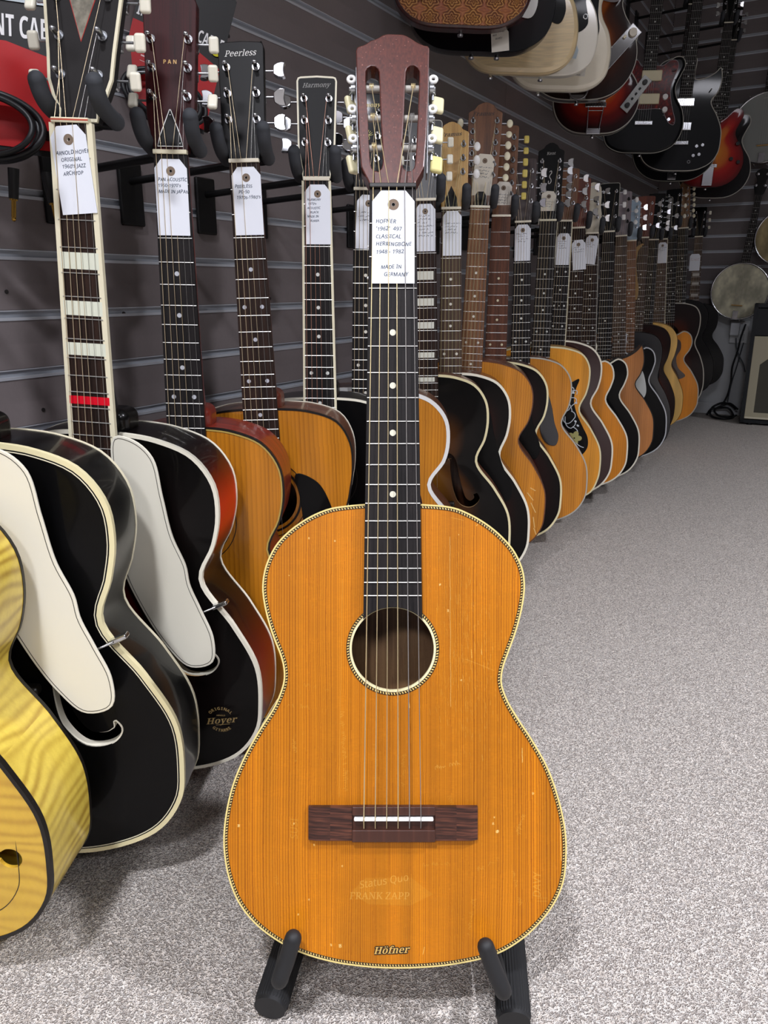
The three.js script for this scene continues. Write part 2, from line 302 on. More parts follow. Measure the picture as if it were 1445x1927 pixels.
// ---------- room ----------
function buildRoom() {
  // carpet
  const N = 2048, tile = 0.8, yarn = (low, high, tint) => { const t = canvas(N, N, (x) => {
    reseed(77); x.fillStyle = low; x.fillRect(0, 0, N, N); x.lineCap = 'round';
    for (let k = 0; k < 340000; k++) {                           // twisted tufts, heathered from brown-grey to off-white
      const v = Math.pow(rnd(), 0.55), c = 148 + 107 * v, px = rnd() * N, py = rnd() * N, a = rnd() * 6.283, l = rr(1.8, 4.6), bend = rr(-3, 3), w = rr(1.5, 2.5), tone = rr(-4, 4);
      x.strokeStyle = tint ? `rgb(${c + tone | 0},${c * 0.968 | 0},${c * 0.93 - tone | 0})` : `rgb(${v * 255 | 0},${v * 255 | 0},${v * 255 | 0})`; x.lineWidth = w;
      for (const ox of px < 12 ? [0, N] : px > N - 12 ? [0, -N] : [0]) for (const oy of py < 12 ? [0, N] : py > N - 12 ? [0, -N] : [0]) { const ax = px + ox, ay = py + oy; x.beginPath(); x.moveTo(ax - Math.cos(a) * l, ay - Math.sin(a) * l); x.quadraticCurveTo(ax - Math.sin(a) * bend, ay + Math.cos(a) * bend, ax + Math.cos(a) * l, ay + Math.sin(a) * l); x.stroke(); }
    } }); t.wrapS = t.wrapT = THREE.RepeatWrapping; return metres(t, tile, tile); };
  const colour = yarn('#8e8680', '', true), bump = yarn('#000', '', false); bump.colorSpace = THREE.NoColorSpace;
  const carpet = new THREE.MeshStandardMaterial({ map: colour, bumpMap: bump, bumpScale: 0.0028, roughness: 1 });
  const length = S1 - S0, mid = (S0 + S1) / 2, rotL = Math.PI / 3;
  const place = (m, s, n, y, rot = rotL) => { m.position.copy(plan(s, n, y)); m.rotation.y = rot; return m; };
  const fg = new THREE.BoxGeometry(length + 0.4, 0.1, DEEP + 0.4); { const p = fg.attributes.position, u = fg.attributes.uv; for (let i = 0; i < p.count; i++) u.setXY(i, p.getX(i), p.getZ(i)); }
  place(structure('floor', fg, carpet), mid, DEEP / 2, -0.05);
  const paint = mat(0xcfd3d6, 0.7);
  place(structure('ceiling', box(length + 0.4, 0.12, DEEP + 0.4), mat(0xb9b8b4, 0.9)), mid, DEEP / 2, CEIL + 0.06);
  // slat walls: boards with metal-lined grooves between them
  const PITCH_S = 0.087, GAP = 0.0125, TH = 0.016;
  const streak = texture(256, 64, (x, y) => { const v = 244 + (vnoise(x / 30, y / 20, 9, 4) - 0.5) * 14 + (hash(x, y) - 0.5) * 5; return [v, v, v]; });
  const slatMat = new THREE.MeshPhysicalMaterial({ color: 0x7d7575, map: metres(streak, 0.9, 0.3), roughness: 0.38, specularIntensity: 0.8 });
  const lip = mat(0xd2d7de, 0.35, { metalness: 0.5 }), groove = mat(0xaeb3ba, 0.45, { metalness: 0.35 });
  function slatWall(name, len, y0, y1, seams, first) {
    const w = new THREE.Group(); w.name = name; w.userData.kind = 'structure'; scene.add(w);
    part('backing', box(len, y1 - y0, 0.1, 0, (y0 + y1) / 2, -TH - 0.05), mat(0x3a3738, 0.8), w);
    const cuts = [-len / 2, ...seams, len / 2], geos = cuts.slice(1).map((c, i) => { const g = rbox(c - cuts[i] - 0.0015, PITCH_S - GAP, TH, 0.0012, 1); const p = g.attributes.position, u = g.attributes.uv; for (let k = 0; k < p.count; k++) u.setXY(k, p.getX(k), p.getY(k)); return g; });
    const lipG = merge([box(len, 0.0022, 0.012, 0, 0, -0.006), box(len, 0.0045, 0.0016, 0, -0.0008, 0.0004)]), lipTop = box(len, 0.0016, 0.012, 0, 0, -0.006), backG = box(len, GAP, 0.002);
    for (let y = first; y < y1; y += PITCH_S) {
      cuts.slice(1).forEach((c, i) => part('slat', geos[i], slatMat, w, [(c + cuts[i]) / 2, y + (PITCH_S - GAP) / 2, -TH / 2]));
      part('groove_lining', backG, groove, w, [0, y - GAP / 2, -0.0075]);
      part('metal_lip', lipG, lip, w, [0, y - GAP + 0.0005, 0]); part('metal_lip', lipTop, lip, w, [0, y - 0.0008, 0]);
    }
    return w;
  }
  const left = slatWall('wall_left', length, 0, CEIL, [-0.35 - mid, 2.05 - mid].map((v) => v), 0.03); place(left, mid, 0, 0);
  for (const [px, py] of [[430, 68], [491, 81], [12, 549], [81, 771], [508, 562], [233, 590]]) {
    const q = onPlane(px, py, plan(0, 0), WN).sub(plan(mid, 0)); part('screw_head', new THREE.CylinderGeometry(0.0032, 0.0032, 0.002, 10).rotateX(Math.PI / 2), mat(0x2a2828, 0.5), left, [q.dot(WD), q.y, 0]);
  }
  const back = slatWall('wall_back', DEEP, 0.6, CEIL, [], 0.62); place(back, S1, DEEP / 2, 0, -Math.PI / 6);
  part('painted_lower_wall', box(DEEP, 0.605, 0.1, 0, 0.3025, -0.06), paint, back);
  place(structure('wall_right', box(length + 0.4, CEIL, 0.12), mat(0x5d5758, 0.8)), mid, DEEP + 0.06, CEIL / 2);
  place(structure('wall_front', box(0.12, CEIL, DEEP), mat(0x5d5758, 0.8)), S0 - 0.06, DEEP / 2, CEIL / 2);
  place(structure('baseboard_back', rbox(DEEP, 0.07, 0.012, 0.003), paint), S1 - 0.018, DEEP / 2, 0.035, -Math.PI / 6);
  // ceiling panels
  for (const [s, n, a, b, power, where] of PANELS) {
    const g = thing('ceiling_light', 'square white ceiling light panel ' + where, 'ceiling light', 'ceiling light panels'); place(g, s, n, CEIL);
    part('frame', merge([box(a + 0.04, 0.02, 0.02, 0, -0.005, b / 2 + 0.01), box(a + 0.04, 0.02, 0.02, 0, -0.005, -b / 2 - 0.01), box(0.02, 0.02, b, a / 2 + 0.01, -0.005, 0), box(0.02, 0.02, b, -a / 2 - 0.01, -0.005, 0)]), mat(0xe8e8e8, 0.5), g);
    part('diffuser', box(a, 0.006, b, 0, -0.003, 0), new THREE.MeshStandardMaterial({ color: 0xffffff, emissive: 0xf4f6ff, emissiveIntensity: 3, roughness: 0.6 }), g);
    const l = new THREE.RectAreaLight(0xf6f6ff, power, a * 0.96, b * 0.96); l.name = 'panel_light'; l.rotation.x = -Math.PI / 2; l.position.y = -0.012; l.castShadow = true; g.add(l);
  }
}

function buildDownlights() {
  DOWNLIGHTS.forEach(([s, n, power, cone], i) => {
    const g = thing('downlight', ['round recessed ceiling downlight by the near end of the slat wall', 'round recessed ceiling downlight over the open carpet', 'round recessed ceiling downlight toward the back wall'][i], 'ceiling light', 'round ceiling downlights'); g.position.copy(plan(s, n, CEIL));
    part('trim_ring', new THREE.TorusGeometry(0.125, 0.012, 10, 40).rotateX(Math.PI / 2), mat(0xe8e8e8, 0.5), g, [0, -0.004, 0]);
    part('lens', new THREE.CylinderGeometry(0.118, 0.118, 0.006, 40), new THREE.MeshStandardMaterial({ color: 0xffffff, emissive: 0xf4f6ff, emissiveIntensity: 3, roughness: 0.6 }), g, [0, -0.003, 0]);
    const l = new THREE.SpotLight(0xf6f6ff, power, 0, cone * Math.PI / 180, 0.75); l.name = 'downlight_beam'; l.castShadow = true; l.shadow.radius = 5.5; l.position.y = -0.012; l.target.position.set(0, -2, 0); g.add(l, l.target);
  });
}

// ---------- price tags ----------
const TAG_W = 0.042, TAG_H = 0.093;
const tagShape = (w = TAG_W, h = TAG_H) => [V2(-w / 2, -h), V2(w / 2, -h), V2(w / 2, -0.011), V2(w / 2 - 0.009, 0), V2(-w / 2 + 0.009, 0), V2(-w / 2, -0.011)];
function handwriting(x, lines, W2, H2, size, top, lead, ink = '#3c4656', seed = 1) {
  reseed(seed); x.fillStyle = ink;
  if (typeof lines === 'number') {                               // too small to read in the photograph: pen strokes only
    x.strokeStyle = ink; x.lineWidth = 4; x.lineJoin = 'round';
    for (let i = 0; i < lines; i++) { let cx = W2 * rr(0.08, 0.22), y = top + i * lead; const stop = W2 * rr(0.6, 0.92); x.beginPath(); x.moveTo(cx, y); while (cx < stop) { if (rnd() < 0.16) { cx += 14; x.moveTo(cx, y); } else { cx += rr(3, 9); x.lineTo(cx, y + rr(-size * 0.7, 2)); } } x.stroke(); }
    return;
  }
  lines.forEach((l, i) => { let cx = W2 * (l[0] === '>' ? 0.2 : 0.08); const t = l.replace('>', ''); for (const ch of t) { x.save(); x.translate(cx, top + i * lead + rr(-2, 2)); x.rotate(rr(-0.08, 0.08)); x.transform(1, 0, -0.12, 1, 0, 0); x.font = `${Math.round(size * rr(0.92, 1.08))}px sans-serif`; x.strokeStyle = ink; x.lineWidth = 1.3; x.fillText(ch, 0, 0); x.strokeText(ch, 0, 0); cx += x.measureText(ch).width * 0.98 + 1; x.restore(); } });
}
function priceTag(frame, local, lines, label, o = {}) {
  const t = thing('price_tag', label, 'tag', 'white card price tags');
  t.applyMatrix4(frame.clone().multiply(local));
  const h = o.h ?? TAG_H, w = o.w ?? TAG_W, g = plate(tagShape(w, h), 0.0005, o.plain ? [] : [circle(0, -0.0145, 0.0018, 14).reverse()]), P = g.attributes.position, U = g.attributes.uv;
  for (let i = 0; i < P.count; i++) U.setXY(i, P.getX(i) / w + 0.5, P.getY(i) / h + 1);
  const map = canvas(o.px ?? 256, Math.round((o.px ?? 256) * h / w), (x, a, b) => {
    x.fillStyle = o.paper ?? '#e9edf4'; x.fillRect(0, 0, a, b); const k = a / 256; x.scale(k, k);
    handwriting(x, lines, 256, 560, o.size ?? 30, o.top ?? 190, o.lead ?? 40, o.ink, o.seed ?? 3);
  });
  part('card', g, new THREE.MeshStandardMaterial({ map, roughness: 0.75 }), t, [0, 0, 0.00025]);
  if (!o.plain) part('eyelet_ring', new THREE.RingGeometry(0.0019, 0.0058, 20), mat(0x7d6c5c, 0.8), t, [0, -0.0145, 0.0004]);
  if (o.curl) t.rotateX(o.curl);
  return t;
}

// ---------- wall hangers ----------
function hanger(frame, nutY, label, o = {}) {                    // frame: the instrument's own axes; prongs close round the neck under the head
  const t = thing('guitar_hanger', label, 'hanger', 'padded hangers along the slat wall');
  const P = (x, y, z) => V3(x, nutY + y, z).applyMatrix4(frame), root = P(0, 0.006, -0.055), d = root.clone().sub(plan(0, 0)).dot(WN), foot = root.clone().addScaledVector(WN, -d).add(V3(0, -0.012, 0));
  t.position.copy(foot); const L = (v) => v.clone().sub(foot);
  const w = 0.031, q = new THREE.Matrix4().makeRotationY(Math.PI / 3);
  part('wall_plate', rbox(0.05, 0.1, 0.008, 0.003).translate(0, -0.02, 0.004).applyMatrix4(q), M.blackMetal, t);
  part('arm', rod(V3(0, 0, 0), L(root), 0.006, 10), M.blackMetal, t);
  part('yoke', pipe([P(-w, 0.012, -0.032), P(-w * 0.8, 0.006, -0.05), root, P(w * 0.8, 0.006, -0.05), P(w, 0.012, -0.032)].map(L), 0.0055, 24, 8), M.blackMetal, t);
  for (const s of [-1, 1]) {
    const a = P(s * w, 0.006, -0.03), b = P(s * (w + 0.001), 0.014, 0.004), c = P(s * (w + 0.0015), 0.024, 0.018), e = P(s * (w + 0.002), 0.037, 0.026), r = o.r ?? 0.0098;
    part('padded_prong', merge([pipe([a, b, c, e].map(L), r, 20, 12), new THREE.SphereGeometry(r, 12, 8).translate(...L(e).toArray()), new THREE.SphereGeometry(r, 12, 8).translate(...L(a).toArray())]), M.foam, t);
  }
}

// ---------- headstocks ----------
const HEADS = {
  rect: (h, w1, w2) => [[0.0225, 0], [0.0235, 0.01], [w1 - 0.002, 0.034], [w1, 0.044], [w2, h - 0.006], [w2 - 0.002, h - 0.001], [w2 - 0.006, h + 0.0005], [0, h + 0.002]],
  wave: (h, w1, w2) => [[0.0225, 0], [0.0225, 0.016], [0.026, 0.03], [w1, 0.052], [w2, h - 0.022], [w2 - 0.002, h - 0.019], [w2 - 0.014, h - 0.013], [w2 - 0.021, h - 0.003], [0.006, h + 0.003], [0, h + 0.004]],
  flare: (h, w1, w2) => [[0.022, 0], [0.024, 0.012], [w1 - 0.006, 0.028], [w1, 0.046], [w1 + 0.002, 0.075], [w2 - 0.004, h * 0.75], [w2, h], [w2 - 0.012, h + 0.01], [0.012, h - 0.004], [0, h - 0.012]],
  open: (h, w1, w2) => [[0.0225, 0], [0.026, 0.012], [w1, 0.036], [w2, h - 0.012], [w2 - 0.006, h - 0.004], [0.014, h - 0.004], [0.008, h + 0.004], [0, h]],
  snake: (h, w1, w2) => [[0.021, 0], [0.024, 0.02], [w1 - 0.004, 0.04], [w1, 0.06], [w1 - 0.004, 0.085], [w1 - 0.002, 0.12], [w2, h - 0.02], [w2 - 0.008, h - 0.006], [0, h]],
};
function headstock(g, nutY, H, strings) {                        // H: type h w1 w2 mat ang pegs peg posts logo
  const half = HEADS[H.type](H.h, H.w1, H.w2), o = ccw(half.map(([x, y]) => V2(x, y)).concat(half.slice(0, -1).reverse().map(([x, y]) => V2(-x, y)))), ang = H.ang ?? 0.24;
  const hd = part('headstock', plate(o, 0.0145, H.holes ?? [], 0.0012), H.sideMat ? [H.mat, H.sideMat] : H.mat, g, [0, nutY, 0.0015], [-ang, 0, 0]);
  if (H.binding) part('headstock_binding', band(o, -0.0006, H.bindW ?? 0.0024, -0.003, 0.0004), H.binding, hd);
  const ends = [], per = (H.per ?? strings / 2), y0 = H.y0 ?? 0.058, y1 = H.y1 ?? H.h - 0.032;
  const wAt = (y) => { for (let i = 1; i < half.length; i++) if (y <= half[i][1]) { const [xa, ya] = half[i - 1], [xb, yb] = half[i]; return xa + (xb - xa) * (y - ya) / Math.max(1e-6, yb - ya); } return H.w2; };
  for (const s of [-1, 1]) for (let i = 0; i < per; i++) {
    const y = y0 + (y1 - y0) * (per > 1 ? i / (per - 1) : 0), x = s * (wAt(y) - (H.in ?? 0.0115)), e = s * wAt(y);
    part('tuning_post', G.post, H.postMat ?? M.chrome, hd, [x, y, 0]);
    part('tuner_gear', G.gear, H.postMat ?? M.chrome, hd, [e - s * 0.006, y, -0.019]);
    part('tuner_shaft', G.shaft, M.nickel, hd, [e + s * 0.006, y, -0.012]);
    part('tuner_button', BUTTON[H.peg ?? 'oval'], H.pegMat ?? M.ivory, hd, [e + s * (H.reach ?? 0.0185), y, -0.012], [rr(-0.5, 0.5) + (H.turn ?? 0), 0, s < 0 ? Math.PI : 0]);
    ends.push([s, i, x - s * 0.003, y, 0.009]);
  }
  if (H.extra) H.extra(hd);
  return { ends: ends.map(([s, i, x, y, z]) => [s, i, tiltPoint(nutY, ang, x, y, z + 0.0015)]), hd };
}

// ---------- guitars ----------
const GROUP = 'guitars hung side by side on the slat wall';
const frames = {};
function frameFrom(P1, P2, psi) {
  const y = P1.clone().sub(P2).normalize(), n = V3(Math.sin(psi), 0, Math.cos(psi)), z = n.addScaledVector(y, -n.dot(y)).normalize(), x = y.clone().cross(z);
  return [x, y, z];
}
const below = (P1, px, py) => onPlane(px, py, P1, WD);
function hung(S) {                                               // the nut and a point further down the neck
  if (S.s !== undefined) { const P = HOOK.clone().addScaledVector(WD, S.s).setY(S.h ?? 0.93); return [P, P.clone().sub(UP).addScaledVector(WN, -(S.lean ?? 0.05)).addScaledVector(WD, S.roll ?? 0)]; }
  const P = hookPoint(...S.nut, S.out ?? 0); return [P, below(P, ...S.end)];
}
function guitar(S) {
  const [P1, P2] = hung(S), [ax, ay, az] = frameFrom(P1, P2, THREE.MathUtils.degToRad(S.psi ?? 0));
  const b = S.body, scale = S.scale ?? 0.645, J = fretAt(scale, S.join ?? 14), nutY = J + b.L, fz = S.fz ?? 0.006, raise = b.arch ? (S.raise ?? 0.009) : 0;
  const g = thing(S.name, S.label, 'guitar', GROUP);
  const origin = P1.clone().addScaledVector(ay, -nutY).addScaledVector(az, -fz - raise), frame = new THREE.Matrix4().makeBasis(ax, ay, az).setPosition(origin);
  g.applyMatrix4(frame); frames[S.id] = { frame, nutY, fz: fz + raise, short: S.short };
  const o = outlineOf(b), D = b.D ?? 0.1, cy = b.L * 0.6, top = S.top;
  // body
  part('body', shell(o, D), S.side, g);
  const inner = inset(o, 0.0015);
  const hole = S.hole === false ? [] : [circle(0, b.L * 0.705, S.holeR ?? 0.05, 40).reverse()];
  if (S.fholes) {
    const cuts = []; for (const s of [-1, 1]) cuts.push(...S.fholes.map((f) => punch(ccw(f.map((p) => V2(p.x * s, p.y))))));
    part('top', cutOut(ringTop(inner, cy, b.arch ?? 0.016, 0.004, S.burst, 14), cuts), S.burst ? burstMat : top, g);
    if (S.fBind) for (const s of [-1, 1]) for (const f of S.fholes) part('f_hole_binding', band(ccw(f.map((p) => V2(p.x * s, p.y))), -0.0008, 0.0012, -0.006, S.fBindZ ?? 0.0042), S.fBind, g);
  } else if (S.burst) part('top', cutOut(ringTop(inner, cy, b.arch ?? 0.001, 0.003, S.burst, 14), hole.map((h) => punch(ccw(h)))), burstMat, g);
  else part('top', plate(inner, 0.003, hole), top, g);
  if (hole.length && !S.fholes) { part('soundhole_ring', band(circle(0, b.L * 0.705, 0.058, 60), 0, 0.0035, -0.001, 0.0004), S.rosette ?? M.darkEdge, g); part('soundhole_ring', band(circle(0, b.L * 0.705, 0.066, 60), 0, 0.0012, -0.001, 0.0004), M.darkEdge, g); }
  if (S.binding) part('binding', band(o, -0.0006, S.bindW ?? 0.0045, -(S.bindD ?? 0.006), 0.0006), S.binding, g);
  if (S.purfling) part('purfling', band(inset(o, (S.bindW ?? 0.0045) + (S.purfGap ?? 0)), 0, S.purfW ?? 0.0012, -0.001, 0.0007), S.purfling, g);
  if (S.backBinding) part('back_binding', band(o, -0.0006, 0.003, -D - 0.0006, -D + 0.004), S.backBinding, g);
  // neck
  const nutW = S.nutW ?? 0.043, w12 = S.w12 ?? 0.053, wJ = nutW + (w12 - nutW) * J / (scale / 2);
  part('neck', neckLoft(b.L - 0.001, nutY, wJ, nutW, 0.021, D * 0.72, 0.075).translate(0, 0, raise), S.neckMat ?? W.mahogany, g);
  if (S.heelCap) part('heel', rbox(0.05, 0.04, D * 0.6, 0.014, 3), S.neckMat, g, [0.006, b.L + 0.008, -D * 0.42]);
  const fb = new THREE.Group(); fb.position.z = 0; let wAt;
  { const holder = { add: (m) => { m.position.z += raise; g.add(m); } }; wAt = fingerboard(holder, { nutY, scale, frets: S.frets ?? 20, nutW, w12, mat: S.board ?? W.rosewood, z: fz, inlays: S.inlays, inlayMat: S.inlayMat, binding: S.boardBinding, bindW: S.boardBindW, bindSides: S.bindSides, wideMat: S.wideMat }); }
  part('nut', rbox(nutW + 0.001, 0.0055, 0.009, 0.0012), S.nutMat ?? M.bone, g, [0, nutY + 0.0027, fz + raise - 0.002]);
  if (S.zeroFret) part('fret', G.fret, M.fretwire, g, [0, nutY - 0.004, fz + raise], [0, 0, 0], [nutW, 1, 1]);
  // head, tuners, strings
  const H = headstock(g, nutY + (S.headGap ?? 0.005), S.head, S.strings ?? 6), strings = S.strings ?? 6, bridgeY = nutY - scale - 0.002, fZ = fz + raise;
  const tagFrom = S.tagSpan ? nutY - S.tagSpan[0] : 0, under = new Set(S.under ?? []);
  const pairs = strings === 12 ? 6 : strings;
  for (let i = 0; i < strings; i++) {
    const course = strings === 12 ? Math.floor(i / 2) : i, dx = strings === 12 ? (i % 2 ? 0.001 : -0.001) : 0, f = course / (pairs - 1) - 0.5;
    const xn = f * (nutW - 0.008) + dx, xb = f * (S.spread ?? 0.052) + dx, a = V3(xn, nutY + 0.002, fZ + 0.0021), z = V3(xb, bridgeY, fZ + 0.0045 + (b.arch ? 0.006 : 0)), side = f < 0 ? -1 : 1, list = H.ends.filter((e) => e[0] === side);
    const k = f < 0 ? course * (strings / pairs) + (strings === 12 ? i % 2 : 0) : (pairs - 1 - course) * (strings / pairs) + (strings === 12 ? i % 2 : 0), e = list[Math.min(k, list.length - 1)];
    const r = (strings === 12 ? 0.00036 : [0.0006, 0.00052, 0.00046, 0.0004, 0.00032, 0.00028][course]) * 0.85 * (S.stringK ?? 1), segs = [];
    if (S.tagSpan && under.has(course)) { const q = V3(xn + (xb - xn) * 0.05, nutY - 0.006, fZ + 0.0009), q2 = V3(xn + (xb - xn) * 0.16, nutY - 0.1, fZ + 0.0014); segs.push(rod(a, q, r, 5), rod(q, q2, r, 5), rod(q2, z, r, 5)); } else segs.push(rod(a, z, r, 5));
    segs.push(rod(e[2], a, r, 5));
    part('string', merge(segs), course < (S.wound ?? 4) ? (S.woundMat ?? M.bronze) : (S.plainMat ?? M.steelString), g);
  }
  // bridge
  if (b.arch && !S.pinBridge) {
    part('bridge', rbox(0.13, 0.012, 0.016, 0.004), M.ebony, g, [0, bridgeY, (b.arch ?? 0.016) + 0.004]);
    part('tailpiece', merge([rbox(0.05, 0.02, 0.006, 0.002).translate(0, 0.1, 0.02), rod(V3(-0.018, 0.1, 0.02), V3(-0.012, 0.002, 0.004), 0.003), rod(V3(0.018, 0.1, 0.02), V3(0.012, 0.002, 0.004), 0.003), rbox(0.04, 0.02, 0.004, 0.001).translate(0, 0.006, 0.003)]), M.chrome, g);
  } else { const bw = S.bridgeW ?? 0.16; part('bridge', rbox(bw, 0.028, 0.009, 0.003), W.rosewood, g, [0, bridgeY - 0.003, 0.004]); part('saddle', rbox(0.074, 0.003, 0.011, 0.001), M.bone, g, [0, bridgeY, 0.0065]); }
  if (S.guard) S.guard(g, { L: b.L, o, bridgeY });
  if (S.more) S.more(g, { L: b.L, o, nutY, fZ, D, bridgeY });
  if (S.hang !== false) hanger(frame.clone(), nutY + 0.004, 'black padded wall hanger holding up ' + S.short);
  if (S.tag) {
    const T = S.tag, m = new THREE.Matrix4().makeTranslation(T.x ?? 0, nutY - (T.y ?? 0.004), fZ + 0.00155 + (T.z ?? 0)).multiply(new THREE.Matrix4().makeRotationZ(T.rot ?? 0));
    priceTag(frame, m, T.lines, T.label ?? 'white card tag tucked under the strings of ' + S.short, T);
  }
  return g;
}
const guardPlate = (name, points, material, z, th = 0.0025) => (g, i) => part(name, plate(ccw(spline(points, 70)), th, [], 0.0006), material, g, [0, 0, z + th]);
// ---------- lettering for the heads ----------
const script = (text, color, size, skew = -0.25, font = 'serif', weight = 'bold') => (x, w, h) => { x.fillStyle = color; x.font = `${weight} ${size}px ${font}`; x.textAlign = 'center'; x.textBaseline = 'middle'; x.translate(w / 2, h / 2); x.transform(1, -0.03, skew, 1, 0, 0); x.fillText(text, 0, 0); };
const logo = (text, color, y, w, size, opt = {}) => (hd) => decal('head_lettering', w, w * (opt.ar ?? 0.4), script(text, color, size, opt.skew, opt.font, opt.weight), hd, [opt.x ?? 0, y, 0.0004], [0, 0, opt.rot ?? 0]);
// f-holes: crescents with a curl, half-body coordinates
const fHole = (k = 1, x0 = 0.085, y0 = 0.2) => [stroke([[x0 - 0.034, y0 + 0.11], [x0 - 0.022, y0 + 0.125], [x0 - 0.012, y0 + 0.115], [x0 - 0.008, y0 + 0.09], [x0, y0 + 0.05], [x0 + 0.012, y0 + 0.02], [x0 + 0.03, y0 + 0.012], [x0 + 0.044, y0 + 0.024], [x0 + 0.04, y0 + 0.036]], [0.004, 0.006, 0.006, 0.008, 0.0095, 0.009, 0.007, 0.006, 0.004].map((v) => v * k))];
const catEye = () => [stroke([[0.078, 0.29], [0.082, 0.24], [0.092, 0.2], [0.112, 0.178], [0.136, 0.18], [0.147, 0.192], [0.144, 0.203]], [0.003, 0.009, 0.012, 0.012, 0.009, 0.006, 0.002])];

const DOTS = [[5, 'dot'], [7, 'dot'], [9, 'dot'], [12, 'two'], [15, 'dot'], [17, 'dot']];
const flameSide = new THREE.MeshPhysicalMaterial({ map: (() => { const t = flameTexture(512, 256, [240, 214, 92], [178, 142, 48], 5); t.rotation = Math.PI / 2; t.repeat.set(1 / 0.42, 1 / 0.3); return t; })(), roughness: 0.35, clearcoat: 0.6, clearcoatRoughness: 0.1 });
const flameTop = new THREE.MeshPhysicalMaterial({ map: (() => { const t = flameTexture(512, 256, [226, 184, 62], [192, 146, 44], 8); t.rotation = Math.PI / 2; t.repeat.set(1 / 0.42, 1 / 0.3); return t; })(), roughness: 0.35, clearcoat: 0.6, clearcoatRoughness: 0.1 });
const redSide = mat(0x8a0d08, 0.3, gloss), blackSide = M.black;
const archBody = { L: 0.505, lo: 0.212, wa: 0.13, up: 0.155, D: 0.078, arch: 0.017 };
const dread = { L: 0.495, lo: 0.195, wa: 0.128, up: 0.143, D: 0.1, square: 1 }, folk = { L: 0.48, lo: 0.187, wa: 0.113, up: 0.137, D: 0.095 }, jumbo = { L: 0.515, lo: 0.213, wa: 0.125, up: 0.152, D: 0.1 };

function archGuard(side) {
  return (g, i) => {
    const out = ccw(spline([[0.034, i.L + 0.002], [0.062, i.L + 0.0], [0.088, i.L - 0.022], [0.1, i.L - 0.075], [0.112, i.L - 0.13], [0.13, i.L - 0.172], [0.135, i.L - 0.2], [0.15, i.L - 0.235], [0.168, i.L - 0.28], [0.165, i.L - 0.318], [0.13, i.L - 0.328], [0.098, i.L - 0.3], [0.06, i.L - 0.24], [0.036, i.L - 0.18], [0.034, i.L - 0.09]].map(([x, y]) => [x * 0.92, i.L + 0.002 + (y - i.L - 0.002) * 0.95]), 110));
    const z = 0.03; part('pickguard', plate(out, 0.003, [], 0.0008), mat(0xe6e3d2, 0.3), g, [0, 0, z]);
    part('pickguard_line', band(inset(out, 0.0032), 0, 0.0007, -0.0004, 0.0002), M.darkEdge, g, [0, 0, z]);
    const y = i.L - 0.235; part('guard_bracket', merge([rod(V3(0.12, y - 0.005, z - 0.006), V3(0.152, y + 0.008, 0.012), 0.0016), rbox(0.024, 0.006, 0.012, 0.002).rotateZ(0.5).translate(0.157, y + 0.01, 0.006)]), M.chrome, g);
  };
}
const hoyerHead = (extra) => ({ type: 'flare', h: 0.178, w1: 0.038, w2: 0.05, mat: mat(0x262424, 0.65, { specularIntensity: 0.4 }), ang: 0.22, y0: 0.05, y1: 0.135, in: 0.016, peg: 'slab', pegMat: M.ivory, reach: 0.022, binding: M.cream, bindW: 0.003, postMat: M.nickel, extra });
const vInlay = (hd) => {
  const tri = (k) => ccw([V2(0, 0.088 - k * 1.6), V2(0.027 + k, 0.17), V2(-0.027 - k, 0.17)]);
  part('head_inlay_border', plate(tri(0.0012), 0.0006), mat(0xb02c22, 0.4), hd, [0, 0, 0.0004]); part('head_inlay', plate(tri(0), 0.0006), new THREE.MeshPhysicalMaterial({ color: 0x9c968a, roughness: 0.3, map: pearlTex }), hd, [0, 0, 0.0007]);
};
const pearlTex = metres(texture(128, 128, (x, y) => { const v = 200 + 55 * vnoise(x / 9, y / 14, 14, 9) - 30 * vnoise(x / 4, y / 5, 32, 25); return [v, v, v * 0.97]; }), 0.05, 0.05);

